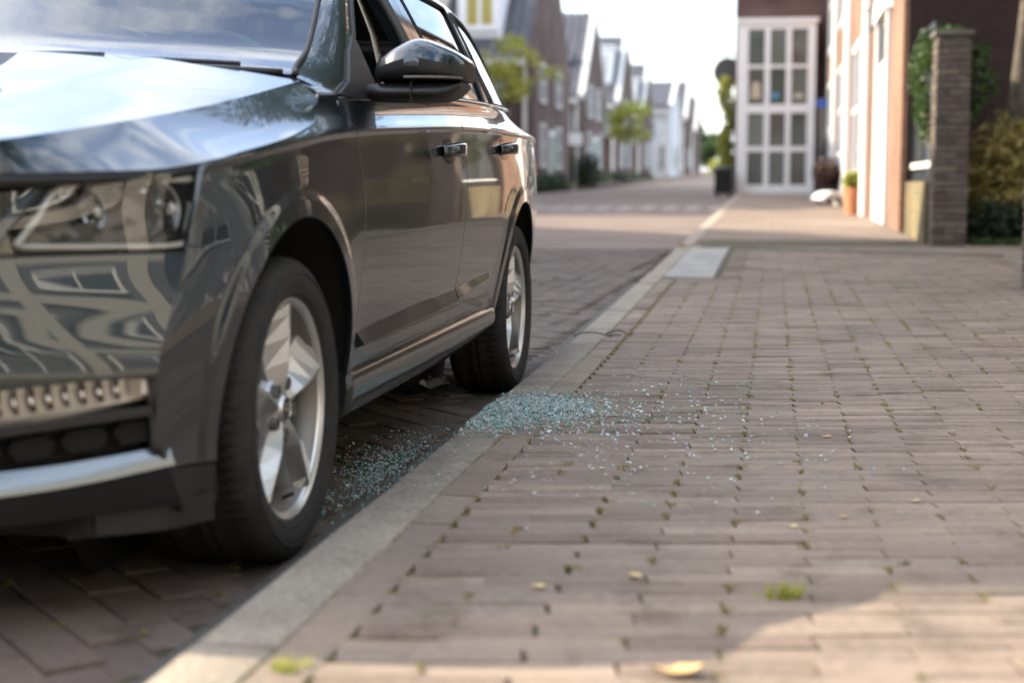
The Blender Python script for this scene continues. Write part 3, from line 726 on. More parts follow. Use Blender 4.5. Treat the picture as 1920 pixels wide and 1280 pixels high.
# ---- interior
mb = MB(); mb.box(-.66, .66, .55, .80, .70, .965); mb.prism([(.42, .97), (.62, .995), (.88, .965), (.92, .80), (.45, .80)], 'x', -.68, .68); dash = mb.build('dashboard', M_dash, car)
mb = MB(); mb.prism([(.88, .985), (.70, 1.035), (.62, 1.02), (.60, .96), (.90, .955)], 'x', .18, .56); mb.build('instrument_hood', M_dash, dash)
def seat(x, y, dz=0.):
    sb = MB(); sb.prism([(y - .02, .60), (y + .16, .58), (y + .36, 1.08), (y + .27, 1.14), (y + .20, 1.12)], 'x', x - .24, x + .24)
    o = sb.build('seat_back', M_seat, car)
    b = MB(); b.prism([(y - .50, .42), (y + .05, .40), (y + .05, .56), (y - .52, .58)], 'x', x - .25, x + .25); b.build('seat_cushion', M_seat, o)
    h = MB(); h.prism([(y + .22, 1.15), (y + .33, 1.14), (y + .40, 1.32), (y + .33, 1.34), (y + .26, 1.31)], 'x', x - .13, x + .13); hh = h.build('head_rest', M_seat, o); o.location.z = dz
    t = MB(); [t.tube([(x + d, y + .28, 1.08), (x + d, y + .31, 1.18)], .007, 6) for d in (-.05, .05)]; t.build('head_rest_post', M_chrome, o)
    return o
seat(.37, 1.30); seat(-.37, 1.30)
for x in (-.42, 0, .42): seat(x * .98, 2.25, -.17)
mb = MB(); c0 = Vector((.37, .98, 1.00)); ax = Vector((0, .90, .42)).normalized(); u = Vector((1, 0, 0)); v = ax.cross(u)
mb.tube([tuple(c0 + .185 * (math.cos(t) * u + math.sin(t) * v)) for t in np.linspace(0, 2 * math.pi, 41)], .015, 8, False)
sw = mb.build('steering_wheel', M_dash, car, True)
mb = MB(); [mb.tube([tuple(c0), tuple(c0 + .18 * (math.cos(R(a)) * u + math.sin(R(a)) * v))], .014, 6) for a in (0, 180, 270)]; mb.tube([tuple(c0 + ax * -.02), tuple(c0 + ax * .03)], .065, 14); mb.tube([tuple(c0), tuple(c0 - ax * .25)], .03, 8); mb.build('wheel_hub', M_dash, sw)
for sgn in (1, -1):
    mb = MB(); mb.add([(sgn * .735, 1.31, 1.0), (sgn * .695, 1.285, 1.2), (sgn * .64, 1.23, 1.375), (sgn * .625, 1.36, 1.375), (sgn * .68, 1.43, 1.2), (sgn * .72, 1.48, 1.0)], [(0, 1, 4, 5), (1, 2, 3, 4)]); mb.build('pillar_trim', M_trim, car)
rfi = np.array(rf)[2:-2, 8:] - np.array([0, 0, .035]); gridmesh('headliner', rfi, M_head, car)
mb = MB(); mb.box(.30, .62, 1.02, 1.06, 1.27, 1.36); mb.build('sun_visor', M_head, car)
mb = MB(); mb.box(-.13, .13, .83, .86, 1.235, 1.30); mb.tube([(0, .85, 1.29), (0, .95, 1.335)], .012, 6); mb.build('rear_view_mirror', M_black, car)
mb = MB(); mb.box(-.70, .70, 2.35, 3.55, .62, .64); mb.box(-.74, .74, .9, 3.4, .30, .42); mb.build('cabin_floor', M_dash, car)
for sgn in (1, -1):
    mb = MB(); mb.prism([(.5, .45), (2.5, .45), (2.5, 1.0), (.5, .93)], 'x', sgn * .74, sgn * .78); mb.build('door_card', M_dash, car)

# ---- door mirrors
def mirror(sgn):
    base = MB()
    # sail triangle in the window corner
    sail = panel('mirror_base', [(.475, .985), (.585, 1.02), (.69, 1.10), (.775, 1.148), (.79, 1.12), (.80, 1.04), (.80, 1.000), (.6, .978)], lambda p, q: Gs(.012)(p, q) * np.array([sgn, 1, 1]), M_black, door if sgn > 0 else car, du=.03, dv=.03, thick=.03, out=(sgn, 0, 0))
    # housing: cross-sections along X, rounded boxes
    secs = []
    #      X      z0    z1    y0(front) y1
    dat = [(.866, 1.034, 1.072, .715, .83), (.868, 1.028, 1.080, .695, .85), (.882, 1.027, 1.092, .676, .86), (.920, 1.027, 1.115, .658, .868), (.962, 1.027, 1.132, .650, .875), (.992, 1.027, 1.129, .651, .876), (1.024, 1.027, 1.117, .660, .874), (1.056, 1.027, 1.102, .682, .870), (1.078, 1.027, 1.087, .712, .864), (1.0855, 1.028, 1.078, .735, .855), (1.087, 1.034, 1.070, .755, .84)]
    rr = Spline(dat)(np.linspace(0, 1, 44))
    def ring(x, z0, z1, y0, y1, n=56, e=4.4):
        q = []
        for k in range(n):
            t = 2 * math.pi * k / n; c, s = math.cos(t), math.sin(t)
            yy = (y0 + y1) / 2 + (y1 - y0) / 2 * math.copysign(abs(c)**(2 / e), c); zz = (z0 + z1) / 2 + (z1 - z0) / 2 * math.copysign(abs(s)**(2 / e), s)
            if zz > (z0 + z1) / 2: yy += .034 * ((zz - (z0 + z1) / 2) / .05) * (1 if c < 0 else .2)   # front face leans back
            q.append((sgn * x, yy, zz))
        return q
    R_ = np.array([ring(*r) for r in rr])
    # painted cap: faces above the split line; black body below
    zs = lambda x: 1.049
    vv = R_.reshape(-1, 3); nb = R_.shape[1]; fc = {0: [], 1: []}
    for i in range(len(R_) - 1):
        for k in range(nb):
            q = (i * nb + k, i * nb + (k + 1) % nb, (i + 1) * nb + (k + 1) % nb, (i + 1) * nb + k); z = vv[list(q)][:, 2].mean()
            fc[0 if z > 1.0690 else 1].append(q if sgn < 0 else q[::-1])
    for a in (0, len(R_) - 1):
        q = tuple(a * nb + k for k in range(nb)); fc[1].append(q)
    def sub(nm, f, m):
        used = sorted({i for q in f for i in q}); ix = {k: i for i, k in enumerate(used)}
        return mesh(nm, vv[used], [tuple(ix[i] for i in q) for q in f], m, sail, True, None, R(60))
    sub('mirror_cap', fc[0], M_paint); sub('mirror_housing', fc[1], M_black)
    # lower shell and arm
    low = []
    dl = [(.825, .985, 1.020, .70, .80), (.845, .980, 1.023, .69, .815), (.88, .978, 1.025, .675, .84), (.93, .977, 1.0255, .664, .86), (1.0, .977, 1.0255, .662, .868), (1.035, .980, 1.0255, .674, .866), (1.060, .992, 1.026, .692, .86), (1.077, 1.010, 1.026, .71, .852)]
    for r in Spline(dl)(np.linspace(0, 1, 30)): low.append(ring(*r, e=3.0))
    gridmesh('mirror_arm', np.array(low), M_black, sail, flip=sgn > 0, closed=True)
    q = low[-1]; mesh('mirror_arm_cap', q, [tuple(range(len(q)))], M_black, sail)
    # indicator line and lower joint
    mb = MB(); mb.tube([(sgn * x, float(np.interp(x, rr[:, 0], rr[:, 3])) + .0005, 1.033) for x in np.linspace(.95, 1.082, 24)], .0036, 6); mb.build('side_indicator', mat('indicator_lens', (.14, .12, .10), .1), sail, True)
    mb = MB(); mb.box(*sorted((sgn * .965, sgn * .967)), .659, .87, .974, 1.024); mb.build('mirror_joint', M_seal, sail)
    g = MB(); g.add([(sgn * .89, .866, 1.02), (sgn * 1.07, .866, 1.02), (sgn * 1.05, .868, 1.105), (sgn * .9, .868, 1.10)], [(0, 1, 2, 3)]); g.build('mirror_glass', M_chrome, sail)
mirror(1); mirror(-1)

# ---- door handles
def handle(parent, y0, y1, z, sgn=1):
    yy = np.linspace(0, 1, 22); pts = []
    for w in yy:
        y = y0 + (y1 - y0) * w; b = math.sin(math.pi * min(1, w * 1.0))**.5 if 0 < w < 1 else 0
        xo = float(side(y, z)) + .004 + .034 * b; h = .0135 + .006 * w + .003 * b; t = .013 if b > .2 else .008; zz = z + .010 * (w - .5)
        ringp = []
        for k in range(16):
            a = 2 * math.pi * k / 16; c, s = math.cos(a), math.sin(a)
            ringp.append((sgn * (xo + t * math.copysign(abs(c)**.6, c)), y, zz + h * math.copysign(abs(s)**.6, s)))
        pts.append(ringp)
    o = gridmesh('door_handle', np.array(pts), M_paint, parent, closed=True, flip=sgn > 0)
    mb = MB(); mb.box(*sorted((sgn * (float(side(y1, z)) - .005), sgn * (float(side(y1, z)) + .026))), y1 + .004, y1 + .045, z - .012, z + .024); mb.build('lock_cover', M_paint, o)
    bowl = [(y0 + (y1 - y0) * (.5 + .42 * math.cos(t)), z - .004 + .037 * math.sin(t)) for t in np.linspace(0, 2 * math.pi, 25)[:-1]]
    panel('handle_bowl', bowl, lambda p, q: Soff(.0015)(p, q) * np.array([sgn, 1, 1]), M_gloss, o, du=.02, dv=.015, thick=.002, out=(sgn, 0, 0))
handle(door, 1.29, 1.50, .873); handle(rdoor, 2.20, 2.41, .897)

# ---- wheels
def wheel(name, y, sgn):
    w = empty(name); w.parent = car; w.location = (sgn * .775, y, .312); w.rotation_euler = (0, 0, 0 if sgn > 0 else math.pi)
    # tyre: lathe about X with cut tread
    seg = 252; Rt = .3165
    pr = [(.222, .082), (.232, .096), (.250, .106), (.272, .1105), (.290, .108), (.302, .100), (.309, .092), (.3135, .082), (.3158, .066), (.3165, .045), (.3165, .040), (.3165, .018), (.3165, .010), (.3165, .002), (.3165, -.002), (.3165, -.010), (.3165, -.018), (.3165, -.04), (.3165, -.045), (.3158, -.066), (.3135, -.082), (.309, -.092), (.302, -.100), (.290, -.108), (.272, -.1105), (.250, -.106), (.222, -.09)]
    V = []; F = []
    for k in range(seg):
        for r, x in pr:
            t = 2 * math.pi * (k / seg)
            if r > .3005:
                ph = (k + abs(x) / .1 * 3.4) % 3
                if ph < 1 and abs(x) > .012: r = r - (.0050 if abs(x) < .085 else .0030)
                if abs(abs(x) - .0425) < .004 or abs(x) < .003: r = r - .006
            if .295 < r and abs(x) < .09 and False: pass
            z = r * math.sin(t); yy = r * math.cos(t)
            # flat where it carries the car
            if z < -.305: z = -.305 + (z + .305) * .3 - .0035; x = x * 1.03
            V.append((x, yy, z))
    n = len(pr)
    for k in range(seg):
        k2 = (k + 1) % seg
        for i in range(n - 1): F.append((k * n + i, k2 * n + i, k2 * n + i + 1, k * n + i + 1))
    ty = mesh('tyre', V, F, M_rubber, w, True, None, R(38))
    # raised sidewall ribs
    mb = MB(); mb.lathe([(.2785, .1095), (.280, .1118), (.283, .1118), (.2845, .1095)], 96, 'x'); mb.lathe([(.240, .101), (.2415, .1035), (.244, .1045), (.2455, .1035)], 96, 'x'); mb.build('sidewall_rib', M_rubber, ty, True)
    # rim barrel
    mb = MB(); mb.lathe([(.2135, .083), (.214, .086), (.221, .092), (.2265, .0955), (.2305, .0945), (.232, .090), (.228, .082)], 96, 'x')
    rim = mb.build('rim', M_alloy, w, True, R(40))
    mb = MB(); mb.lathe([(.212, -.08), (.205, -.06), (.196, -.02), (.197, .04), (.205, .072), (.2138, .0832)], 96, 'x'); mb.build('rim_barrel', M_alloy_dk, rim, True, R(40))  # darker alloy: the shade behind the spokes is put into the barrel colour
    # five broad twisted spokes, each folded along a ridge
    for k in range(5):
        sp = MB()
        a0 = R(90 + 72 * k + 8)
        def pt(r, da, x): return (x, r * math.cos(a0 + R(da)), r * math.sin(a0 + R(da)))
        st = []
        for r, l, rg, rt, xl, xr, xe in ((.030, -36, 0, 35, .068, .078, .066), (.062, -30, -5, 30, .066, .086, .060), (.10, -22, -8, 22, .062, .091, .054), (.15, -19, -10.5, 18.5, .061, .092, .052), (.195, -18, -11, 17, .064, .0905, .056), (.219, -18, -11, 17, .078, .0910, .074)):
            st.append([pt(r, l - 1.5, xl - .035), pt(r, l, xl), pt(r, rg, xr), pt(r, rg + 2.2, xr), pt(r, rt, xe), pt(r, rt + 1.5, xe - .035)])
        v = [p for s_ in st for p in s_]; m_ = 6
        f = [(i * m_ + j, i * m_ + j + 1, (i + 1) * m_ + j + 1, (i + 1) * m_ + j) for i in range(len(st) - 1) for j in range(m_ - 1)]
        sp.add(v, [q[::-1] for q in f]); sp.build('spoke', M_alloy, rim)
        # lug recess between spokes
        al = R(90 + 72 * k + 44); c = (.071, .056 * math.cos(al), .056 * math.sin(al))
    hb = MB(); hb.lathe([(.001, .0835), (.026, .0835), (.0285, .081), (.030, .076), (.043, .074), (.070, .066), (.078, .045)], 60, 'x'); hb.build('wheel_hub', M_alloy, rim, True, R(30))
    for k in range(5):
        bo = MB(); al = R(90 + 72 * k + 44)
        bo.lathe([(.001, .066), (.0085, .066), (.0095, .0815), (.0135, .0815), (.0145, .064)], 14, 'x', (0, .056 * math.cos(al), .056 * math.sin(al))); bo.build('wheel_bolt', M_alloy_dk, rim, True, R(30))
    cp = MB(); cp.lathe([(.001, .0862), (.020, .0860), (.0225, .0850), (.0235, .083)], 32, 'x'); cap = cp.build('centre_cap', M_gloss, rim, True, R(40))
    em = MB(); em.lathe([(.0195, .0863), (.0205, .0872), (.0222, .0868)], 32, 'x')
    # winged arrow on the cap
    em.box(.0863, .0872, -.013, -.002, -.0015, .0015); em.prism([(-.013, -.005), (-.018, 0), (-.013, .005)], 'x', .0863, .0872)
    for d in (-.003, .0035, .010): em.prism([(-.002, d - .002), (.012, d + .002), (.012, d + .0042), (-.002, d + .0018)], 'x', .0863, .0872)
    em.build('cap_emblem', M_chrome, cap)
    dk = MB(); dk.lathe([(.07, .01), (.075, .02), (.145, .02), (.148, .015), (.148, -.01), (.07, -.01)], 48, 'x'); dk.build('brake_disc', M_disc, w, True, R(30))
    ca = MB(); ca.prism([(.09, -.07), (.155, -.06), (.165, .0), (.155, .06), (.09, .07)], 'x', -.02, .045); ca.build('brake_caliper', M_black, w)
    dc = MB(); dc.lathe([(.001, -.03), (.19, -.03), (.196, -.06)], 40, 'x'); dc.build('wheel_inner', M_liner, w)
    va = MB(); va.tube([(.06, .198 * math.cos(R(-80)), .198 * math.sin(R(-80))), (.085, .188 * math.cos(R(-80)), .188 * math.sin(R(-80)))], .004, 8); va.build('valve', M_seal, rim)
for nm, y in (('front_wheel', 0.), ('rear_wheel', 2.686)):
    for sgn in (1, -1): wheel('wheel', y, sgn)
mb = MB(); mb.tube([(-.7, 0, .312), (.7, 0, .312)], .03, 8); mb.tube([(-.7, 2.686, .312), (.7, 2.686, .312)], .04, 8); mb.tube([(.35, .3, .20), (.35, 3.5, .22)], .03, 8); mb.box(.2, .55, 2.95, 3.35, .17, .30); mb.build('axle', M_liner, car)

# ================================================================ GROUND, ROAD, KERB, PAVEMENT
M_paver = islandy('pavement_brick', [(.175, .132, .102), (.255, .198, .154), (.215, .167, .131), (.285, .222, .170), (.195, .146, .113), (.240, .192, .153)], .82, .35, 160, .002, .27, 50)
M_road = islandy('road_brick', [(.098, .074, .060), (.150, .115, .095), (.122, .094, .078), (.165, .126, .103)], .8, .4, 140, .002, .25, 45)
M_joint = noisy('joint_sand', (.055, .043, .031), (.105, .095, .045), 14, .95, .6, 90, bdist=.004, coord='Object')
M_kerb = noisy('kerb_concrete', (.225, .19, .15), (.41, .35, .28), 70, .88, .8, 220, bdist=.004, detail=9, lo=.3, hi=.7, stain=.38)
M_gutter = noisy('gutter_concrete', (.07, .06, .052), (.15, .135, .12), 130, .9, .7, 160, bdist=.004, detail=8)
M_slab = noisy('slab_concrete', (.29, .275, .25), (.38, .36, .33), 60, .9, .4, 120, bdist=.002, detail=8, stain=.35)
M_far_pave = brickwall('far_pavement', (.245, .192, .152), (.20, .156, .125), (.13, .107, .08), .277, .063, .006, .85, True, .18)
M_far_road = brickwall('far_road_brick', (.20, .158, .132), (.17, .13, .11), (.11, .09, .07), .21, .105, .008, .85, True, .2)
M_soil = noisy('soil', (.05, .04, .03), (.09, .075, .05), 3, .95)
M_lawn = noisy('lawn', (.09, .13, .03), (.16, .19, .05), 1.5, .9)
M_white = noisy('road_marking', (.24, .225, .20), (.32, .30, .275), 8, .8)

def xk(y): return -.708 - .004 * (np.asarray(y, float) - 3)       # pavement edge of the kerb
def xkl(y): return xk(y) - .135                                   # road edge of the kerb

def strip(name, x0, x1, ys, dz, m, kind='structure', nx=2, parent=None):
    pts = []
    for y in ys:
        a = x0(y) if callable(x0) else x0; b = x1(y) if callable(x1) else x1
        pts.append([(float(a + (b - a) * i / (nx - 1)), float(y), G0(y) + dz) for i in range(nx)])
    o = gridmesh(name, np.array(pts), m, parent, flip=True)
    if kind and parent is None: tag(o, kind=kind)
    return o

YS = np.r_[np.arange(-60, 5, 5), np.arange(5, 10, .5), np.arange(10, 60, 5), np.arange(60, 420, 20)]
gnd = strip('ground', -220, 220, YS, -.16, M_soil)
YN = np.r_[np.arange(-4, 6, 1), np.arange(6, 9, .5), np.arange(9, 16.1, 1)]
YF = np.r_[np.arange(16, 60, 4), np.arange(60, 400, 15)]
road = strip('road', -6.9, lambda y: xkl(y) - .14, YN, -.008, M_joint)
tag(road, 'brick paved street climbing away between the houses')
strip('far_road_surface', -6.9, lambda y: xkl(y), YF, 0., M_far_road, parent=road)
strip('near_road_surface', -6.9, lambda y: xkl(y), np.arange(-60, -3.9, 4), 0., M_far_road, parent=road)
strip('side_road_surface', -6.9, -4.2, YN, 0.002, M_far_road, parent=road)
side_street = strip('side_street', -60, -6.9, np.arange(23.8, 58.0, 2), .0, M_far_road)
pave = strip('pavement', lambda y: xk(y), 3.2, YN, KERB - .007, M_joint)
tag(pave, 'brick pavement with mossy joints beside the kerb')
strip('far_pavement_surface', lambda y: xk(y), 1.45, YF, KERB, M_far_pave, parent=pave)
strip('near_pavement_surface', lambda y: xk(y), 9, np.arange(-30, -3.9, 4), KERB, M_far_pave, parent=pave)
strip('garden_path_surface', 1.78, 6, YN, KERB - .004, M_far_pave, parent=pave)
strip('far_left_pavement', -9.2, -6.9, np.r_[np.arange(-60, 24, 4)], .08, M_far_pave)
strip('opposite_pavement', -9.2, -6.9, np.r_[np.arange(58, 200, 10)], .08, M_far_pave)

# kerb stones
kerb = strip('kerb', lambda y: xkl(y) + .01, lambda y: xk(y) - .01, np.r_[YN, np.arange(20, 70, 5)], KERB - .02, M_gutter)
tag(kerb, 'low grey concrete kerb running up the street')
def kerb_stone(y0, y1, i):
    g = .0025; r = .012; pr = [(xkl(0), -.06), (xkl(0), KERB - r), (xkl(0) + r * .35, KERB - r * .35), (xkl(0) + r, KERB), (xk(0) - .006, KERB), (xk(0), KERB - .006), (xk(0), -.06)]
    ys_ = np.linspace(y0 + g, y1 - g, 9); v = []; f = []; n = len(pr)
    off = random.uniform(-.002, .002); dz = random.uniform(-.0025, .0025)
    for y in ys_:
        for x, z in pr: v.append((x - .004 * y + off + random.uniform(-.0008, .0008), y, z + G0(y) + dz))
    for k in range(len(ys_) - 1):
        for j in range(n - 1): f.append((k * n + j, k * n + j + 1, (k + 1) * n + j + 1, (k + 1) * n + j))
    f += [tuple(range(n))[::-1], tuple((len(ys_) - 1) * n + j for j in range(n))]
    return mesh('kerb_stone', v, f, M_kerb, kerb, True, None, R(35))
y = 1.0 - 5 * 1.0
edges = [-4 + 1.0 * k + .12 for k in range(40)]
for i in range(len(edges) - 1): kerb_stone(edges[i], edges[i + 1], i)
strip('far_kerb_top', lambda y: xkl(y), lambda y: xk(y), np.arange(35, 44, 2), KERB, M_kerb, parent=kerb)
# gutter of concrete blocks
gutter = strip('gutter', lambda y: xkl(y) - .14, lambda y: xkl(y), YN, -.014, M_joint)
tag(gutter, 'dark concrete gutter strip along the foot of the kerb')
for k in range(34):
    y0 = 1.02 + k * .305; v = []; m_ = MB()
    a = float(xkl(y0)); m_.add([(a - .136, y0, -.05), (a - .004, y0, -.05), (a - .004, y0 + .3, -.05), (a - .136, y0 + .3, -.05), (a - .136, y0, G0(y0)), (a - .004, y0, G0(y0) + .003), (a - .004, y0 + .3, G0(y0 + .3) + .003), (a - .136, y0 + .3, G0(y0 + .3))], [(4, 5, 6, 7), (0, 1, 5, 4), (1, 2, 6, 5), (2, 3, 7, 6), (3, 0, 4, 7)])
    m_.build('gutter_block', M_gutter, gutter)

# ---- bricks
def brick_mesh(name, l, w, seed, m):
    rr = random.Random(seed); h = .05; c = .0026; v = []
    j = lambda a: rr.uniform(-a, a)
    cor = [(-l / 2 + j(.0015), -w / 2 + j(.0015)), (l / 2 + j(.0015), -w / 2 + j(.0015)), (l / 2 + j(.0015), w / 2 + j(.0015)), (-l / 2 + j(.0015), w / 2 + j(.0015))]
    v += [(x, y, -h) for x, y in cor] + [(x, y, -.0032 + j(.0012)) for x, y in cor] + [(x - math.copysign(.0006, x), y - math.copysign(c + j(.001), y), j(.0008)) for x, y in cor]
    f = [(8, 9, 10, 11)] + [(i, (i + 1) % 4, 4 + (i + 1) % 4, 4 + i) for i in range(4)] + [(4 + i, 4 + (i + 1) % 4, 8 + (i + 1) % 4, 8 + i) for i in range(4)]
    me = bpy.data.meshes.new(name); me.from_pydata(v, [], f); me.update(); me.materials.append(m); return me

cosp, sinp = math.cos(R(9.5421)), math.sin(R(9.5421))
def in_view(x, y, z, marg=30):
    dx, dy, dz = x, y, z - CAM_H; th = R(5.8084)
    fx, fy, fz = -sinp * math.cos(th), cosp * math.cos(th), -math.sin(th)
    dpt = dx * fx + dy * fy + dz * fz
    if dpt < .3: return None
    rt = dx * cosp + dy * sinp; upv = (-sinp * math.sin(th), cosp * math.sin(th), math.cos(th)); u_ = dx * upv[0] + dy * upv[1] + dz * upv[2]
    u, v_ = 960 + 2900 * rt / dpt, 640 - 2900 * u_ / dpt
    return dpt if -marg < u < 1920 + marg and -marg < v_ < 1280 + marg else None

def lay(list_, name, parent, meshes, limit, stuffname, m):
    """list_: (x,y,z,rot,tx,ty, ...) ; nearest in view become objects, the rest one joined part"""
    sc = []
    for i, b in enumerate(list_):
        d = in_view(b[0], b[1], b[2]); hid = -1.95 < b[0] < -1.0 and 2.3 < b[1] < 6.6 and b[8]
        sc.append((d if d is not None and not hid else 1e6 + i, i))
    sc.sort(); near = {i for _, i in sc[:limit] if _ < 1e6}
    V, F = [], []
    for i, (x, y, z, rz, tx, ty, w, l, _h) in enumerate(list_):
        me = meshes[i % len(meshes)] if not isinstance(meshes, dict) else meshes[w][i % len(meshes[w])]
        Mx = Matrix.Translation((x, y, z)) @ Matrix.Rotation(rz, 4, 'Z') @ Matrix.Rotation(tx, 4, 'X') @ Matrix.Rotation(ty, 4, 'Y')
        if i in near:
            o = bpy.data.objects.new(name, me); COL.objects.link(o); o.parent = parent; o.matrix_local = Mx
        else:
            b = len(V); V += [tuple(Mx @ p.co) for p in me.vertices]; F += [tuple(q + b for q in p.vertices) for p in me.polygons]
    if V:
        o = mesh(stuffname, V, F, m, parent); tag(o, kind='stuff')

PHI = R(10); LP, WP = .277, .0625
BM = {'s': [brick_mesh('paving_brick', .2768, .0596, k, M_paver) for k in range(8)], 'b': [brick_mesh('edge_brick', .274, .084, 50 + k, M_paver) for k in range(6)]}
bl = []
rg = random.Random(3)
for k in range(-6, 215):
    y0 = 1.25 + k * WP
    for i in range(-2, 10):
        x = -.62 + (i + (.5 if k % 2 else 0)) * LP + rg.uniform(-.0012, .0012); yy = y0 + (x + .1) * math.tan(PHI)
        lim = float(xk(yy)) + .086 + LP * .5 + .004
        if yy < .9 or yy > 15.9 or x > 1.78: continue
        if -.74 < x < -.26 and 10.5 < yy < 14.6: continue
        if x < lim - LP * .62: continue
        w = 's'
        z = KERB + G0(yy) + rg.gauss(0, .0012)
        if x < lim:     # cut brick against the edge course
            bl.append((x, yy, z, PHI, rg.gauss(0, .008), rg.gauss(0, .005), 's', lim, False)); continue
        bl.append((x, yy, z, PHI + rg.gauss(0, .005), rg.gauss(0, .009), rg.gauss(0, .005), w, None, False))
# shorten the cut ones by moving them right and letting the edge course lie on top of their hidden end
bl2 = []
for b in bl:
    if b[7] is not None:
        cut = b[7] - b[0]
        # replaced by shorter meshes
        bl2.append((b[0] + cut / 2, b[1] + cut / 2 * math.tan(PHI), b[2], b[3], b[4], b[5], 'c%d' % min(3, int(cut / LP / .5 * 3.99 * .5 + .5)), None, False))
    else: bl2.append(b)
for q, fr_ in (('c0', .95), ('c1', .82), ('c2', .55), ('c3', .36)): BM[q] = [brick_mesh('cut_brick', .2768 * fr_, .0596, 80 + hash(q) % 7 + k, M_paver) for k in range(3)]
for k in range(52):
    y0 = .9 + k * .277
    if 10.4 < y0 < 14.4: continue
    bl2.append((float(xk(y0)) + .0445, y0, KERB + G0(y0) + rg.gauss(0, .0015), math.pi / 2 + rg.gauss(0, .004), rg.gauss(0, .006), rg.gauss(0, .004), 'b', None, False))
lay(bl2, 'paving_brick', pave, BM, 300, 'far_paving_bricks', M_paver)

RM = [brick_mesh('road_brick', .204, .0985, 20 + k, M_road) for k in range(8)]
rl_ = []
A_ = R(-47.3); ca, sa = math.cos(A_), math.sin(A_)
for r_ in range(-130, 160):
    for i in range(-70, 90):
        u = (i + (.5 if r_ % 2 else 0)) * .21; v_ = r_ * .1045
        x = -1.3 + u * ca - v_ * sa; yy = 2.81 + u * sa + v_ * ca
        if x < -4.3 or x > float(xkl(yy)) - .085 or yy < 1.0 or yy > 15.9: continue
        dlt = float(xkl(yy)) - .14 - x
        rl_.append((min(x, float(xkl(yy)) - .205) if dlt < .065 else x, yy + (.0 if dlt >= .065 else 0), G0(yy) + rg.gauss(0, .002) - (.006 if dlt < .065 else 0), A_ + rg.gauss(0, .006), rg.gauss(0, .008), rg.gauss(0, .006), 0, None, True))
lay(rl_, 'road_brick', road, RM, 300, 'far_road_bricks', M_road)

# concrete slabs set in the pavement beside the kerb
for a, b in ((10.62, 11.90), (11.92, 13.2), (13.22, 14.5)):
    mb = MB(); x0, x1 = float(xk(a)) + .006, -.395; mb.add([(x0, a, G0(a) + .04), (x1, a, G0(a) + .04), (x1, b, G0(b) + .04), (x0, b, G0(b) + .04), (x0, a, G0(a) + KERB + .003), (x1, a, G0(a) + KERB + .003), (x1, b, G0(b) + KERB + .003), (x0, b, G0(b) + KERB + .003)], [(4, 5, 6, 7), (0, 1, 5, 4), (1, 2, 6, 5), (2, 3, 7, 6), (3, 0, 4, 7)])
    mb.build('concrete_slab', M_slab, pave)
# course of dark bricks crossing the pavement
M_dark = islandy('dark_brick', [(.07, .065, .05), (.10, .09, .07), (.085, .08, .055)], .85, .3)
dm = brick_mesh('cross_brick', .21, .10, 99, M_dark)
for k in range(11):
    x = -.25 + k * .207; yy = 14.35 - (x + .25) * .42 + .10 * (x - .8)**2; o = bpy.data.objects.new('cross_brick', dm); COL.objects.link(o); o.parent = pave; o.location = (x, yy, KERB + G0(yy) + .009); o.rotation_euler = (0, 0, R(-20 + 10 * (x - .3)))
# white blocks across the junction
for k in range(9):
    x = -5.05 + k * .47; mb = MB(); v = [(x, 31.0, G0(31.0) + .005), (x + .27, 31.0, G0(31.0) + .005), (x + .27, 33.6, G0(33.6) + .005), (x, 33.6, G0(33.6) + .005)]
    mb.add(v, [(0, 1, 2, 3)]); mb.build('painted_block', M_white, road)

# ================================================================ HOUSES AND STREET
def face(d):
    return {'-y': 0, '+x': math.pi / 2, '+y': math.pi, '-x': -math.pi / 2}[d]
M_far_frame = mat('dimmed_far_frame', (.56, .56, .54), .5)  # white frames darkened in colour, so the shaded far row looks less bright
M_frame = mat('white_frame', (.84, .84, .83), .5)
M_cream = mat('cream_timber', (.50, .48, .42), .6)
M_pane = mat('window_pane', (.035, .04, .038), .04, 0., IOR=1.6)
M_pane_y = mat('yellow_pane', (.45, .36, .10), .3)  # plain yellow pane colour
M_curtain = mat('net_curtain_pane', (.24, .25, .25), .2)
M_tile = noisy('roof_tile', (.055, .055, .065), (.10, .098, .11), 2.5, .6)
M_stone = noisy('coping', (.55, .53, .50), (.70, .68, .65), 4, .8)
M_metal = mat('grey_metal', (.35, .36, .37), .45, .6)
M_bw_brown = brickwall('brown_brick', (.13, .075, .062), (.095, .058, .05), (.12, .10, .09))
M_bw_shaded = brickwall('shaded_brick_wall', (.066, .037, .032), (.050, .030, .028), (.060, .048, .044), dirt=.25)  # same house's brick, with the side wall's shade put into its colour
M_bw_orange = brickwall('orange_brick', (.25, .125, .078), (.19, .095, .062), (.30, .23, .17), dirt=.3)
M_bw_purple = brickwall('purple_brick', (.10, .055, .052), (.075, .046, .045), (.08, .065, .06))
M_render = noisy('white_render', (.56, .57, .58), (.64, .65, .66), 2, .85)
M_yellow = brickwall('mossy_yellow_brick', (.22, .17, .085), (.17, .14, .075), (.22, .19, .12), .22, .065, .012, .9, False, .5)

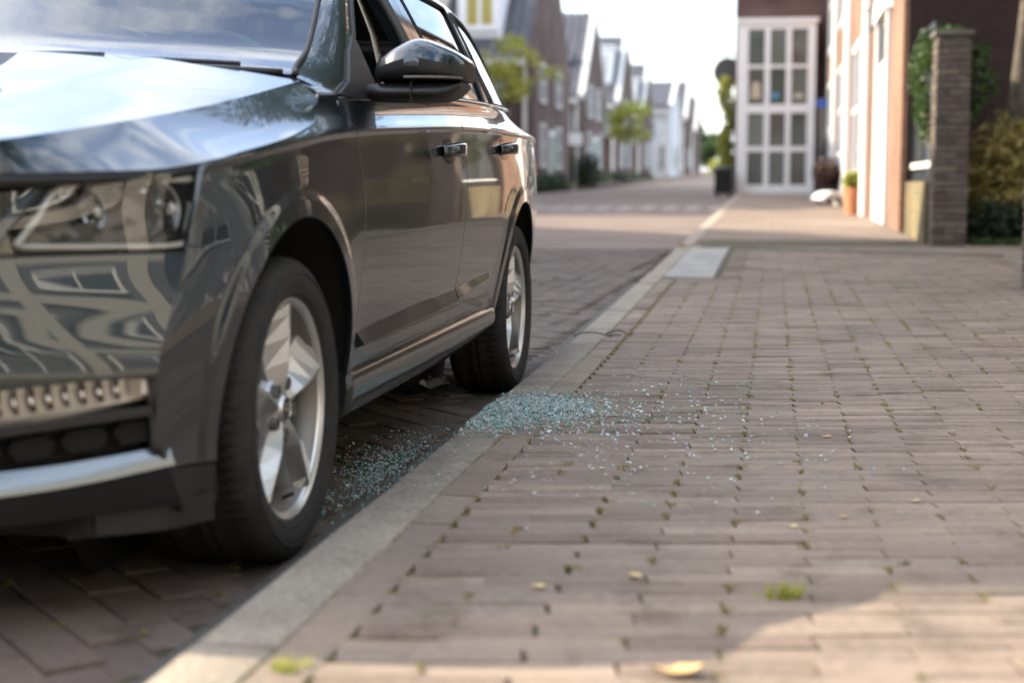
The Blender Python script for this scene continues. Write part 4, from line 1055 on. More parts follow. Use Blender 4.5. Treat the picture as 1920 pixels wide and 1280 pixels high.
def window(parent, x, y, z, w, h, cols, rows, d, pane=None, frame=None, name='window', t=.07, depth=.10):
    """sill centre at x,y,z on a wall facing d; frame with bars, a pane behind each opening"""
    Mx = Matrix.Translation((x, y, z)) @ Matrix.Rotation(face(d), 4, 'Z')
    f = MB()
    for a, b in ((-w / 2, -w / 2 + t), (w / 2 - t, w / 2)): f.box(a, b, -depth, .02, 0, h, Mx)
    for a, b in ((0, t), (h - t, h)): f.box(-w / 2 + t, w / 2 - t, -depth, .02, a, b, Mx)
    bt = t * .6
    for i in range(1, cols): c = -w / 2 + w * i / cols; f.box(c - bt / 2, c + bt / 2, -depth + .01, .02, t, h - t, Mx)
    for i in range(1, rows): c = h * i / rows; f.box(-w / 2 + t, w / 2 - t, -depth + .012, .02, c - bt / 2, c + bt / 2, Mx)
    o = f.build(name, frame or M_frame, parent)
    p = MB(); p.box(-w / 2 + t, w / 2 - t, -depth * .45, -depth * .35, t, h - t, Mx); p.build('pane', pane or M_pane, o)
    return o

M_door_g = mat('green_door', (.02, .10, .05), .4)
M_door_w = mat('white_door', (.72, .72, .70), .4)
# left row beyond the side street: each house turns its gable to the street and a roof slope to us
def gable_house(label, name, xf, xb, y0, y1, he, hr, wall=None, dormers=(), side_wins=(), front_wins=(), verge=True, roof=None, skylights=(), front_door=None):
    root = empty(name); tag(root, label, 'house'); g = G0(y0) + .06; ym = (y0 + y1) / 2; wall = wall or M_bw_brown
    mb = MB(); mb.prism([(y0, g - .5), (y1, g - .5), (y1, g + he), (ym, g + hr), (y0, g + he)], 'x', xb, xf); mb.build('wall', wall, root)
    r = MB(); n = int((xf - xb) / .38); L_ = math.hypot(ym - y0, hr - he)
    for sg, ye in ((-1, y0 - .35), (1, y1 + .35)):
        ze = g + he - .35 * (hr - he) / (ym - y0)
        for k in range(n):
            p0 = xb + (xf - .12 - xb) * k / n; p1 = xb + (xf - .12 - xb) * (k + .62) / n; p2 = xb + (xf - .12 - xb) * (k + 1) / n
            for a, b, l in ((p0, p1, .16), (p1, p2, .07)):
                v = [(a, ye, ze + l), (b, ye, ze + l), (b, ym, g + hr + l), (a, ym, g + hr + l), (a, ye, ze), (b, ye, ze), (b, ym, g + hr), (a, ym, g + hr)]
                r.add(v, [(0, 1, 2, 3), (4, 7, 6, 5), (0, 4, 5, 1), (1, 5, 6, 2), (2, 6, 7, 3), (3, 7, 4, 0)])
    rf_ = r.build('roof', roof or M_tile, root)
    if verge:
        for sg in (-1, 1):
            ye = ym + sg * (ym - y0 + .40); ze = g + he - .40 * (hr - he) / (ym - y0); t = .24
            mb = MB(); mb.add([(xf - .14, ye, ze), (xf + .16, ye, ze), (xf + .16, ym, g + hr), (xf - .14, ym, g + hr), (xf - .14, ye, ze + t), (xf + .16, ye, ze + t), (xf + .16, ym, g + hr + t), (xf - .14, ym, g + hr + t)], [(0, 1, 5, 4), (1, 2, 6, 5), (2, 3, 7, 6), (3, 0, 4, 7), (4, 5, 6, 7), (0, 3, 2, 1)]); mb.build('verge', M_far_frame, root)
    mb = MB(); mb.box(xb, xf - .15, y0 - .50, y0 - .36, g + he - .55, g + he - .30); mb.build('gutter', M_stone, root)
    mb = MB(); mb.tube([(xf - .25, y0 - .10, g), (xf - .25, y0 - .10, g + he - .4)], .09, 8); mb.build('downpipe', M_stone, root)
    for (x, z, w, h, c, rw, pn) in side_wins: window(root, x, y0, g + z, w, h, c, rw, '-y', pn, M_far_frame, 'window', .13)
    for (y_, z, w, h, c, rw, pn) in front_wins: window(root, xf, y_, g + z, w, h, c, rw, '+x', pn, M_far_frame, 'window', .11)
    if front_door:
        q = MB(); q.box(xf - .02, xf + .10, front_door - .6, front_door + .6, g, g + 2.3); o = q.build('door_frame', M_frame, root); q = MB(); q.box(xf + .1, xf + .13, front_door - .45, front_door + .45, g + .02, g + 2.1); q.build('door', M_door_g, root)
    for (x, w, z, h, pn) in dormers:
        t = (z) / (hr - he); yd = y0 + (ym - y0) * max(.05, t) - .15; q = MB(); q.box(x - w / 2, x + w / 2, yd, ym, g + he + z, g + he + z + h); q.box(x - w / 2 - .15, x + w / 2 + .15, yd - .2, ym, g + he + z + h, g + he + z + h + .16); dm_ = q.build('dormer', M_frame, root)
        window(dm_, x, yd, g + he + z + .25, w * .84, h - .45, 2, 1, '-y', pn, None, 'window', .22)
    for (x, t_) in skylights:
        q = MB(); yy = y0 + (ym - y0) * t_; zz = g + he + (hr - he) * t_; q.box(x - .45, x + .45, yy - .3, yy + .3, zz + .1, zz + .5); q.build('skylight', M_curtain, root)
    return root
gable_house('tall brown brick house with a white dormer and yellowish windows, nearest of the left row', 'corner_house', -9.0, -19, 58, 69, 5.1, 10.6, dormers=[(-11.05, 1.7, .55, 2.0, M_pane_y), (-13.4, 1.7, .55, 2.0, M_pane_y)], side_wins=[(-10.4, 2.7, 1.1, 1.5, 2, 2, M_curtain), (-12.5, 2.7, 1.1, 1.5, 2, 2, M_pane), (-10.6, .7, 1.6, 1.6, 3, 2, M_pane), (-13, .7, 1.4, 1.6, 2, 2, M_pane)], front_wins=[(60.5, .8, 1.4, 1.7, 2, 2, M_curtain), (65, .8, 1.4, 1.7, 2, 2, None), (60.5, 3.3, 1.4, 1.5, 2, 2, None), (65, 3.3, 1.4, 1.5, 2, 2, None)], verge=False, front_door=63)
gable_house('brown brick house with ribbed roof and white gable edge, second of the left row', 'row_house', -9.0, -17, 73.5, 83, 4.3, 8.4, dormers=[], side_wins=[(-9.95, 2.3, .95, 1.7, 2, 1, M_curtain), (-11.6, 2.3, 1.0, 1.6, 2, 1, M_curtain), (-10.3, .6, 1.2, 1.5, 2, 2, None)], front_wins=[(76, .8, 1.5, 1.7, 2, 2, M_curtain), (80.5, .8, 1.5, 1.7, 2, 2, M_curtain), (76.5, 3.2, 1.4, 1.6, 2, 2, M_curtain), (80, 3.2, 1.4, 1.6, 2, 2, M_curtain)], skylights=[(-10.1, .35)], front_door=78.3)
gable_house('brown brick house with white dormer on dark roof, third of the left row', 'row_house', -9.0, -17, 90.5, 100, 4.7, 8.6, dormers=[(-9.95, 1.0, .9, 2.1, M_curtain)], side_wins=[(-9.9, 2.6, .9, 1.5, 2, 1, M_curtain), (-11.6, 2.6, .9, 1.5, 2, 1, None)], front_wins=[(93, .8, 1.5, 1.7, 2, 2, M_curtain), (97.5, .8, 1.5, 1.7, 2, 2, M_curtain), (95, 3.3, 1.8, 1.6, 2, 2, M_curtain)], front_door=95.2)
gable_house('brown brick house with a pale dormer just before the white house', 'row_house', -9.0, -17, 108, 116, 4.7, 8.0, dormers=[(-9.9, .9, .5, 1.6, M_curtain)], side_wins=[(-9.9, 2.4, .9, 1.5, 2, 1, M_curtain)], front_wins=[(110.5, .8, 1.5, 1.7, 2, 2, None), (113.5, .8, 1.5, 1.7, 2, 2, None)])
gable_house('white rendered house far along the left row', 'white_house', -7.75, -15, 119, 130, 5.4, 7.4, wall=M_render, side_wins=[(-8.4, .5, .6, 2.0, 1, 2, M_curtain), (-9.3, 2.9, .8, 1.4, 2, 1, M_curtain)], front_wins=[(122, .8, 1.5, 1.7, 2, 2, None), (127, .8, 1.5, 1.7, 2, 2, None)], front_door=124.5)
gable_house('brown brick house beyond the white house', 'row_house', -7.9, -15, 141, 152, 5.2, 8.6, side_wins=[(-8.6, .6, .9, 1.6, 2, 1, M_curtain), (-8.6, 2.9, .9, 1.5, 2, 1, M_curtain)], front_wins=[(144, .8, 1.5, 1.7, 2, 2, None), (149, .8, 1.5, 1.7, 2, 2, None)])
gable_house('last brown brick house at the far end of the left row', 'row_house', -8.2, -15, 165, 178, 4.6, 8.2, side_wins=[(-9.0, .6, .9, 1.6, 2, 1, M_curtain)])
# set back from the side street, hidden behind the car; its shadow crosses the junction
gable_house('brick house set back on the side street behind the car', 'row_house', -12.6, -22, 29.4, 56, 7.8, 10.5, front_wins=[(42, .8, 1.5, 1.7, 2, 2, None), (50, .8, 1.5, 1.7, 2, 2, None)])

# opposite terrace beside and before the car: it keeps this part of the street in shade
opp = empty('opposite_terrace'); tag(opp, 'shaded brick terrace across the street from the car', 'house')
prof_ = [(-16, -.2), (23.0, -.2), (23.0, 3.8), (22.0, 4.6), (18.3, 6.75), (17.2, 7.8), (4.9, 7.8), (4.45, 7.4), (4.4, 4.0), (-16, 4.0)]
mb = MB(); mb.prism(prof_, 'x', -9.2, -16); mb.build('wall', M_bw_brown, opp)
for yy in np.arange(-13, 22, 4.0):
    window(opp, -9.2, yy, .9, 1.7, 1.6, 3, 2, '+x')
    if yy > 6: window(opp, -9.2, yy, 3.5, 1.5, 1.5, 2, 2, '+x', M_curtain)
mb = MB(); mb.box(-9.3, -9.18, -16, 4.35, 3.7, 3.95); mb.build('gutter', M_stone, opp)

# ---- right side: gabled house with sunlit front
XR = 1.45
rh = empty('brick_house'); tag(rh, 'orange brick house with white doorway, its dark side wall facing down the street', 'house')
g18 = G0(18) + KERB
mb = MB(); mb.box(XR, XR + .30, 18.06, 44.7, g18 - .4, 9.5); mb.build('front_wall', M_bw_orange, rh)
mb = MB(); mb.box(XR + .01, 9.5, 18.0, 18.3, g18 - .4, 9.5); mb.box(XR + .3, 9.5, 18.3, 44.6, 9.2, 9.5); mb.build('side_wall', M_bw_shaded, rh)
mb = MB(); mb.prism([(XR - .4, 9.3), (9.9, 9.3), (5.5, 12.5)], 'y', 17.8, 44.8); mb.build('roof', M_tile, rh)
mb = MB(); mb.box(XR - .005, XR - .035, 18.10, 18.42, g18, 9.4); mb.build('corner_quoin', M_bw_orange, rh)
def white_bay(y0, y1, z0, z1, rows, proud=.05, nm='window', pn=None):
    o = window(rh, XR, (y0 + y1) / 2, z0, y1 - y0, z1 - z0, 2, rows, '-x', pn or M_pane, M_frame, nm, .10, proud)
    return o
gb = G0(21) + KERB
# doorway with fanlight
mb = MB(); mb.box(XR - .06, XR + .05, 20.45, 20.65, gb, gb + 2.75); mb.box(XR - .06, XR + .05, 22.45, 22.7, gb, gb + 2.75); mb.prism([(20.4, gb + 2.75), (22.8, gb + 2.75), (22.6, gb + 2.95), (21.6, gb + 3.2), (20.6, gb + 2.95)], 'x', XR - .10, XR + .05); mb.build('door_frame', M_frame, rh)
mb = MB(); mb.box(XR - .03, XR + .02, 20.65, 22.45, gb, gb + 2.15); mb.build('door', M_door_w, rh)
mb = MB(); mb.box(XR - .025, XR + .02, 20.65, 22.45, gb + 2.2, gb + 2.75); mb.build('fanlight', M_pane, rh)
for k in range(3):
    y_ = 20.75 + k * .58; mb = MB(); mb.box(XR - .045, XR - .03, y_, y_ + .42, gb + .25, gb + 1.9); mb.build('door_panel', M_frame, rh)
white_bay(26.8, 29.5, G0(27) + .7, G0(27) + 3.0, 2); white_bay(26.8, 29.5, G0(27) + 3.9, G0(27) + 6.0, 2)
white_bay(32.0, 36.0, G0(33) + .2, G0(33) + 3.0, 3); white_bay(32.0, 36.0, G0(33) + 3.9, G0(33) + 6.2, 2)
white_bay(38.0, 42.5, G0(40) + .6, G0(40) + 3.0, 2); white_bay(38.0, 42.5, G0(40) + 3.8, G0(40) + 6.2, 2)
white_bay(20.5, 22.5, gb + 4.0, gb + 6.0, 2)
for y_ in (24.2, 30.4, 37.0):
    mb = MB(); mb.tube([(XR - .09, y_, G0(y_)), (XR - .09, y_, 9.0)], .07, 8); mb.build('downpipe', M_frame, rh)
for y_ in (23.6, 30.8):
    mb = MB(); mb.box(XR - .12, XR, y_ - .1, y_ + .1, 3.0, 3.35); mb.tube([(XR - .2, y_, 3.3), (XR, y_, 3.3)], .02, 6); mb.build('wall_lamp', M_metal, rh)

# ---- building at the bend with the tall white bay
bb = empty('bay_house'); tag(bb, 'purple-brown brick house with a two-storey white window bay at the bend', 'house')
gy = G0(44.6) + KERB
mb = MB(); mb.box(-1.12, 1.44, 44.6, 62, gy - .4, 8.6); mb.build('wall', M_bw_purple, bb)
mb = MB(); mb.prism([(-1.5, 8.5), (1.9, 8.5), (1.9, 8.9), (-1.5, 8.9)], 'y', 44.3, 62); mb.build('roof', M_tile, bb)
x0b, x1b, z0b, z1b = -1.04, 1.10, .50, 5.20
fb = MB(); yf0, yf1 = 43.95, 44.6
def fbx(a, b, c, d_): fb.box(a, b, yf0, yf0 + .14, c, d_)
pxs = [(-.74, -.29), (-.14, .295), (.44, .88)]
pzs = [(4.05, 5.03), (2.97, 3.96), (1.81, 2.73), (.75, 1.67)]
cx_ = [x0b] + [c for p in pxs for c in p] + [x1b]
for k in range(0, len(cx_), 2): fbx(cx_[k], cx_[k + 1], z0b, z1b)
cz_ = [z0b] + [c for p in sorted(pzs) for c in p] + [z1b]
for a, b in pxs:
    for k in range(0, len(cz_), 2): fbx(a + .002, b - .002, cz_[k], cz_[k + 1])
fb.box(x0b, x0b + .14, yf0 + .14, yf1, z0b, z1b); fb.box(x1b - .14, x1b, yf0 + .14, yf1, z0b, z1b)
bay = fb.build('window_bay', M_frame, bb)
mb = MB(); mb.box(x0b - .06, x1b + .06, yf0 - .06, yf1, z1b, z1b + .12); mb.build('bay_roof', M_frame, bb)
mb = MB(); mb.box(x0b + .1, x1b - .1, yf0 + .1, yf1, gy - .3, z0b); mb.build('bay_plinth', M_bw_shaded, bb)
rn = random.Random(5)
M_bp = [mat('bay_pane_%d' % i, c, .05, 0., IOR=1.55) for i, c in enumerate(((.10, .11, .095), (.16, .17, .15), (.13, .12, .105)))]
for i, (a, b) in enumerate(pxs):
    for j, (c, d_) in enumerate(pzs):
        mb = MB(); mb.box(a, b, yf0 + .07, yf0 + .09, c, d_); mb.build('pane', M_bp[(i + 2 * j) % 3], bay)
for i, (x, z, w, h, c) in enumerate(((.0, 3.13, .26, .16, (.10, .25, .42)), (-.52, 3.13, .28, .45, (.55, .45, .34)), (.64, 3.13, .28, .14, (.55, .5, .42)))):
    mb = MB(); mb.prism([(x - w / 2, z), (x + w / 2, z), (x + w / 2.6, z + h), (x - w / 2.6, z + h)], 'y', yf0 + .04, yf0 + .068); mb.build('window_ornament', mat('ornament_%d' % i, c, .6), bay)

# street name plate
sp_ = empty('street_sign'); tag(sp_, 'small blue street name plate on a thin post right of the white bay', 'sign')
mb = MB(); mb.box(1.12, 1.42, 43.55, 43.57, 2.86, 3.06); mb.build('plate', mat('sign_blue', (.03, .12, .50), .4), sp_)
mb = MB(); mb.tube([(1.27, 43.6, G0(43.6) + .1), (1.27, 43.6, 3.1)], .03, 8); mb.build('post', M_metal, sp_)
# round sign at the corner, edge on to the street
rs = empty('round_sign'); tag(rs, 'dark round hanging sign on a bracket left of the white bay', 'sign')
mb = MB(); mb.lathe([(.001, -.06), (.37, -.06), (.40, -.03), (.40, .03), (.37, .06), (.001, .06)], 28, 'y', (-1.36, 45.3, 3.98)); mb.build('disc', mat('sign_dark', (.05, .05, .055), .5), rs, True, R(40))
mb = MB(); mb.tube([(-1.11, 45.3, 4.45), (-1.5, 45.3, 4.45)], .025, 6); mb.build('bracket', M_metal, rs)
bn = empty('rubbish_bin'); tag(bn, 'dark wheeled rubbish bin standing at the foot of the white bay', 'bin')
mb = MB(); gz0 = G0(43.4); mb.prism([(43.1, gz0 + .10), (43.7, gz0 + .10), (43.8, gz0 + .75), (43.0, gz0 + .75)], 'x', -1.60, -1.12); mb.build('body', M_black, bn)
mb = MB(); mb.prism([(42.98, gz0 + .76), (43.84, gz0 + .76), (43.84, gz0 + .80), (43.4, gz0 + .86), (42.98, gz0 + .80)], 'x', -1.63, -1.09); mb.build('lid', M_black, bn)
for x in (-1.55, -1.2): mb = MB(); mb.lathe([(.001, -.03), (.10, -.03), (.10, .03), (.001, .03)], 14, 'x', (x, 43.75, gz0 + .10)); mb.build('wheel', M_seal, bn)

# ---- brick pillars, each brick laid
M_pb = islandy('pillar_brick', [(.105, .080, .070), (.165, .130, .112), (.13, .105, .092), (.20, .17, .135)], .85, .4, 80, .003, .3, 18)
M_pm = noisy('pillar_mortar', (.09, .08, .065), (.14, .12, .09), 12, .95)
def bmesh_brick(name, lx, ly, lz, m):
    c = .004; v = []
    for sx, sy, sz in ((-1, -1, -1), (1, -1, -1), (1, 1, -1), (-1, 1, -1), (-1, -1, 1), (1, -1, 1), (1, 1, 1), (-1, 1, 1)): v.append((sx * lx / 2, sy * ly / 2, sz * lz / 2))
    me = bpy.data.meshes.new(name); bm = bmesh.new(); vs = [bm.verts.new(p) for p in v]
    for f in ((0, 3, 2, 1), (4, 5, 6, 7), (0, 1, 5, 4), (1, 2, 6, 5), (2, 3, 7, 6), (3, 0, 4, 7)): bm.faces.new([vs[i] for i in f])
    bmesh.ops.bevel(bm, geom=bm.edges[:], offset=c, segments=1, affect='EDGES'); bm.to_mesh(me); bm.free(); me.materials.append(m); return me
def pillar(label, x0, x1, y0, y1, h, m, cap):
    root = empty('brick_pillar', ((x0 + x1) / 2, (y0 + y1) / 2, 0)); tag(root, label, 'pillar', 'pillars of the garden entrance'); ox, oy = root.location.x, root.location.y
    zb = G0(y0) + KERB - .03; mb = MB(); mb.box(x0 - ox + .012, x1 - ox - .012, y0 - oy + .012, y1 - oy - .012, zb, zb + h); mb.build('mortar_core', M_pm, root)
    w, dp = x1 - x0, y1 - y0; n = int(h / .0655)
    A = bmesh_brick('brick', w * .66 - .01, .10, .055, m); B = bmesh_brick('brick', w * .34 - .002, .10, .055, m); C_ = bmesh_brick('brick', .10, dp - .21, .055, m)
    for k in range(n):
        z = zb + .033 + k * .0655; fl = k % 2
        for yy in (y0 + .05 - oy, y1 - .05 - oy):
            for me, xo in ((A, (x0 + w * .33) if fl else (x1 - w * .33)), (B, (x1 - w * .17) if fl else (x0 + w * .17))):
                o = bpy.data.objects.new('brick', me); COL.objects.link(o); o.parent = root; o.location = (xo - ox + random.uniform(-.002, .002), yy + random.uniform(-.003, .003), z)
        for xx in (x0 + .05 - ox, x1 - .05 - ox):
            o = bpy.data.objects.new('brick', C_); COL.objects.link(o); o.parent = root; o.location = (xx + random.uniform(-.003, .003), 0, z)
    if cap: mb = MB(); mb.box(x0 - ox - .02, x1 - ox + .02, y0 - oy - .02, y1 - oy + .02, zb + h, zb + h + .035); mb.build('cap_stone', noisy('cap', (.16, .145, .12), (.24, .22, .18), 8, .9), root)
    return root
pillar('weathered brick garden pillar with ivy, standing before the dark side wall', 1.505, 1.825, 15.3, 15.72, 2.02, M_pb, True)
pillar('brick pillar cut by the edge of the picture, nearest the camera', 1.525, 1.90, 9.60, 10.0, 2.1, M_pb, True)

# low yellow wall with the dark glazed screen on it
lw = empty('garden_wall'); tag(lw, 'low mossy yellow brick wall with a dark glazed screen, between pillar and house', 'wall')
z0 = G0(16) + KERB
mb = MB(); mb.box(1.47, 1.66, 15.74, 17.98, z0 - .1, z0 + .60); mb.build('wall', M_yellow, lw)
mb = MB()
for y_ in (15.76, 17.90): mb.box(1.53, 1.60, y_, y_ + .07, z0 + .60, z0 + 2.15)
for z_ in (.60, 2.09): mb.box(1.53, 1.60, 15.83, 17.90, z0 + z_, z0 + z_ + .07)
mb.box(1.54, 1.59, 16.82, 16.87, z0 + .67, z0 + 2.09)
scn = mb.build('screen_frame', mat('dark_metal', (.02, .025, .03), .4), lw)
mb = MB(); mb.box(1.55, 1.575, 15.83, 16.82, z0 + .67, z0 + 2.09); mb.build('pane', mat('blue_glass', (.05, .07, .085), .05, 0., IOR=1.55), lw)
mb = MB(); mb.box(1.55, 1.575, 16.87, 17.90, z0 + .67, z0 + 2.09); mb.build('pane', mat('blue_glass2', (.10, .115, .12), .08, 0., IOR=1.55), lw)
mb = MB(); mb.box(1.515, 1.53, 15.8, 17.95, z0 + .74, z0 + .80); mb.build('white_rail', M_frame, lw)

# ---- houses behind and beside the camera, out of frame, seen in the car's reflections
bh = empty('timber_house'); tag(bh, 'cream timbered house with white windows, beside the photographer', 'house')
XT = 5.4
mb = MB(); mb.box(XT, XT + 8, -16, 1.2, -.3, 6.2); mb.prism([(XT - .4, 6.2), (XT + 8.4, 6.2), (XT + 4, 9.6)], 'y', -16.4, 1.6); mb.build('wall', noisy('grey_boards', (.11, .115, .12), (.16, .165, .17), 3, .8), bh)
for y_ in np.arange(-16, 1.3, 2.1): mb = MB(); mb.box(XT - .12, XT, y_ - .16, y_ + .16, 0, 6.2); mb.build('timber_post', M_cream, bh)
for z_ in (.2, 2.7, 3.3, 5.9): mb = MB(); mb.box(XT - .10, XT, -16, 1.2, z_, z_ + .28); mb.build('timber_rail', M_cream, bh)
for y_ in np.arange(-16, -.9, 4.2):
    mb = MB(); mb.prism([(y_ + .2, 3.6), (y_ + .55, 3.6), (y_ + 2.0, 5.9), (y_ + 1.65, 5.9)], 'x', XT - .09, XT); mb.build('timber_brace', M_cream, bh)
for y_ in np.arange(-14.95, 1, 2.1):
    window(bh, XT, y_, .75, 1.5, 1.75, 2, 5, '-x'); window(bh, XT, y_, 3.75, 1.4, 1.8, 2, 4, '-x')
gh = empty('grey_house'); tag(gh, 'pale grey house with white windows, behind the photographer', 'house')
mb = MB(); mb.box(-14, 5, -20, -9, -.3, 6.0); mb.prism([(-20.4, 6.0), (-8.6, 6.0), (-14.5, 9.6)], 'x', -14.4, 5.2); mb.build('wall', noisy('pale_render', (.58, .57, .54), (.66, .65, .62), 2, .85), gh)
for x in np.arange(-12.7, 5, 2.6): window(gh, x, -9, .75, 1.8, 1.75, 3, 3, '+y'); window(gh, x, -9, 3.7, 1.5, 1.6, 2, 3, '+y')
nh = empty('neighbour_house'); tag(nh, 'grey rendered house behind the hedge, right of the pavement', 'house')
mb = MB(); mb.box(7.2, 15, 2.4, 15, -.3, 6.8); mb.prism([(7.0, 6.8), (15.2, 6.8), (11, 10.5)], 'y', 2.4, 15); mb.build('wall', noisy('grey_render', (.36, .37, .37), (.44, .45, .45), 2, .85), nh)
for y_ in (5, 9, 13): window(nh, 7.2, y_, 1.0, 1.8, 1.6, 2, 2, '-x'); window(nh, 7.2, y_, 3.9, 1.5, 1.5, 2, 2, '-x')

# ================================================================ PLANTS
def leafmat(name, cols, trans=.35):
    m = bpy.data.materials.new(name); m.use_nodes = True; nt = m.node_tree; nt.nodes.clear()
    o = nt.nodes.new('ShaderNodeOutputMaterial'); d = nt.nodes.new('ShaderNodeBsdfPrincipled'); t = nt.nodes.new('ShaderNodeBsdfTranslucent'); x = nt.nodes.new('ShaderNodeMixShader')
    g = nt.nodes.new('ShaderNodeNewGeometry'); r = nt.nodes.new('ShaderNodeValToRGB'); e = r.color_ramp.elements
    while len(e) < len(cols): e.new(.5)
    for i, c in enumerate(cols): e[i].position = i / (len(cols) - 1); e[i].color = (*c, 1)
    nt.links.new(g.outputs['Random Per Island'], r.inputs[0]); nt.links.new(r.outputs[0], d.inputs['Base Color']); nt.links.new(r.outputs[0], t.inputs[0])
    d.inputs['Roughness'].default_value = .5; x.inputs[0].default_value = trans
    nt.links.new(d.outputs[0], x.inputs[1]); nt.links.new(t.outputs[0], x.inputs[2]); nt.links.new(x.outputs[0], o.inputs[0])
    return m
M_bark = noisy('bark', (.075, .06, .045), (.15, .125, .10), 9, .95, .8, 25, bdist=.02)
LF_g = leafmat('leaf_green', [(.035, .075, .018), (.07, .12, .03), (.05, .09, .02), (.10, .14, .035)])
LF_y = leafmat('leaf_yellow_green', [(.32, .34, .06), (.46, .45, .10), (.40, .42, .08), (.24, .29, .05)], .5)
LF_d = leafmat('leaf_dark', [(.015, .03, .012), (.03, .05, .018), (.022, .04, .014)])
LF_b = leafmat('leaf_brown_yellow', [(.34, .27, .08), (.46, .36, .11), (.22, .19, .06), (.54, .44, .15)])
LF_r = leafmat('leaf_red_brown', [(.09, .05, .035), (.13, .075, .05), (.07, .045, .035)])

def leaves(name, clumps, n, size, m, parent, seed, spread=.45, aspect=.55, up=.3):
    """clumps: list of (x,y,z,rx,ry,rz); n leaves spread through them"""
    r = np.random.default_rng(seed); vol = np.array([c[3] * c[4] * c[5] for c in clumps])**.8; idx = r.choice(len(clumps), n, p=vol / vol.sum())
    c = np.array(clumps)[idx]; d = r.normal(size=(n, 3)); d /= np.linalg.norm(d, axis=1)[:, None]; rad = r.random(n)**spread
    p = c[:, :3] + d * rad[:, None] * c[:, 3:6]
    nn = d + r.normal(size=(n, 3)) * .7 + np.array([0, 0, up]); nn /= np.linalg.norm(nn, axis=1)[:, None]
    t = np.cross(nn, r.normal(size=(n, 3))); t /= np.linalg.norm(t, axis=1)[:, None]; b = np.cross(nn, t)
    s = size * r.uniform(.6, 1.35, n)[:, None]
    v = np.stack([p - t * s, p + b * s * aspect + nn * s * .12, p + t * s, p - b * s * aspect + nn * s * .12], axis=1).reshape(-1, 3)
    f = np.arange(n * 4).reshape(n, 4)
    return mesh(name, v, f, m, parent)

def clumpset(cx, cy, cz, rx, ry, rz, n, seed, k=.34):
    r = np.random.default_rng(seed); out = []
    for _ in range(n):
        d = r.normal(size=3); d /= np.linalg.norm(d); q = r.random()**.5 * .9
        s = r.uniform(.7, 1.25) * k
        out.append((cx + d[0] * rx * q, cy + d[1] * ry * q, cz + d[2] * rz * q, rx * s, ry * s, rz * s * .8))
    return out

def tree(label, x, y, h_cr, rx, rz, n, size, m, tr=.10, lean=(0, 0), seed=1, name='street_tree', clumps=22, group=None, base=None):
    b = G0(y) + KERB if base is None else base; root = empty(name, (0, 0, 0)); tag(root, label, 'tree', group)
    mb = MB(); top = Vector((x + lean[0], y + lean[1], h_cr)); bt = Vector((x, y, b - .05)); pts = [bt + (top - bt) * float(t) + Vector((.03 * math.sin(5 * t + seed), .03 * math.cos(4 * t), 0)) for t in np.linspace(0, 1, 9)]
    mb.tube(pts, [float(tr * (1.25 - .75 * t)) for t in np.linspace(0, 1, 9)], 10); mb.build('trunk', M_bark, root, True)
    cl = clumpset(top.x, top.y, top.z + rz * .1, rx, rx, rz, clumps, seed); bm_ = MB(); st = pts[6]
    for c in cl[:10]:
        e = Vector(c[:3]); st = Vector(st); mid = st.lerp(e, .5) + Vector((0, 0, -.12 * rx)); bm_.tube([st, mid, e], [tr * .45, tr * .28, tr * .08], 6)
    bm_.build('branch', M_bark, root, True); o = leaves('crown', cl, n, size, m, root, seed)
    return root
def bush(label, cl, n, size, m, seed, name='bush', group=None, cat='bush', stems=None):
    root = empty(name, (0, 0, 0)); tag(root, label, cat, group)
    leaves('foliage', cl, n, size, m, root, seed)
    mb = MB(); c0 = np.array(cl).mean(axis=0); zb_l = min(c[2] - c[5] for c in cl)
    for c in cl[:6]: mb.tube([(c[0] * .5 + c0[0] * .5, c[1] * .5 + c0[1] * .5, zb_l - .02), (c[0], c[1], c[2])], [.018, .006], 5)
    mb.build('stem', M_bark, root)
    return root

# trunk beside the far pillar, crown above the frame
tree('grey tree trunk behind the pillars at the right edge, crown out of frame', 2.46, 16.9, 4.9, 2.6, 1.8, 5200, .085, LF_g, .095, (.20, .1), 4, clumps=26)
tree('leafy green tree over the garden, right of the pavement', 4.3, 4.6, 5.0, 3.0, 2.5, 8500, .10, LF_g, .16, (0, 0), 9, clumps=34)
tree('leafy tree leaning over the pavement, its trunk beyond the near pillar', 2.75, 10.6, 5.7, 3.4, 2.3, 9000, .10, LF_g, .14, (-2.3, 1.0), 14, clumps=34)
tree('small yellow-green tree before the corner house with the dormer', -7.5, 43.4, 3.75, 1.45, 1.2, 1100, .085, LF_y, .07, (.1, 0), 21)
tree('small yellow-green tree farther along the left row', -7.0, 75, 3.7, 1.35, 1.35, 1000, .11, LF_y, .07, (0, 0), 22)
for i, (x, y, h, r_, lab) in enumerate(((-8.0, 206, 4.6, 4.2, 'broad green tree closing the far end of the street'), (-12.0, 212, 6.0, 4.0, 'dark green tree behind the last house of the left row'), (2.5, 210, 4.2, 5.0, 'green tree at the street end behind the white bay'), (-9.4, 196, 6.6, 1.2, 'tall thin green tree at the street end'))):
    tree(lab, x, y, h, r_, r_ * .75, 2600, .34, LF_g if i % 2 == 0 else LF_d, .2, (0, 0), 30 + i, clumps=18)
lawn = mesh('lawn', [(-9, 150, G0(150) + .06), (4, 150, G0(150) + .06), (4, 200, G0(200) + .06), (-9, 200, G0(200) + .06)], [(0, 1, 2, 3)], M_lawn); tag(lawn, kind='structure')
bush('bright green hedge across the far end of the street', [(-7 + k * 1.5, 198, G0(198) + .9, 1.1, .8, 1.0) for k in range(8)], 2600, .22, LF_y, 41, 'hedge', cat='hedge')

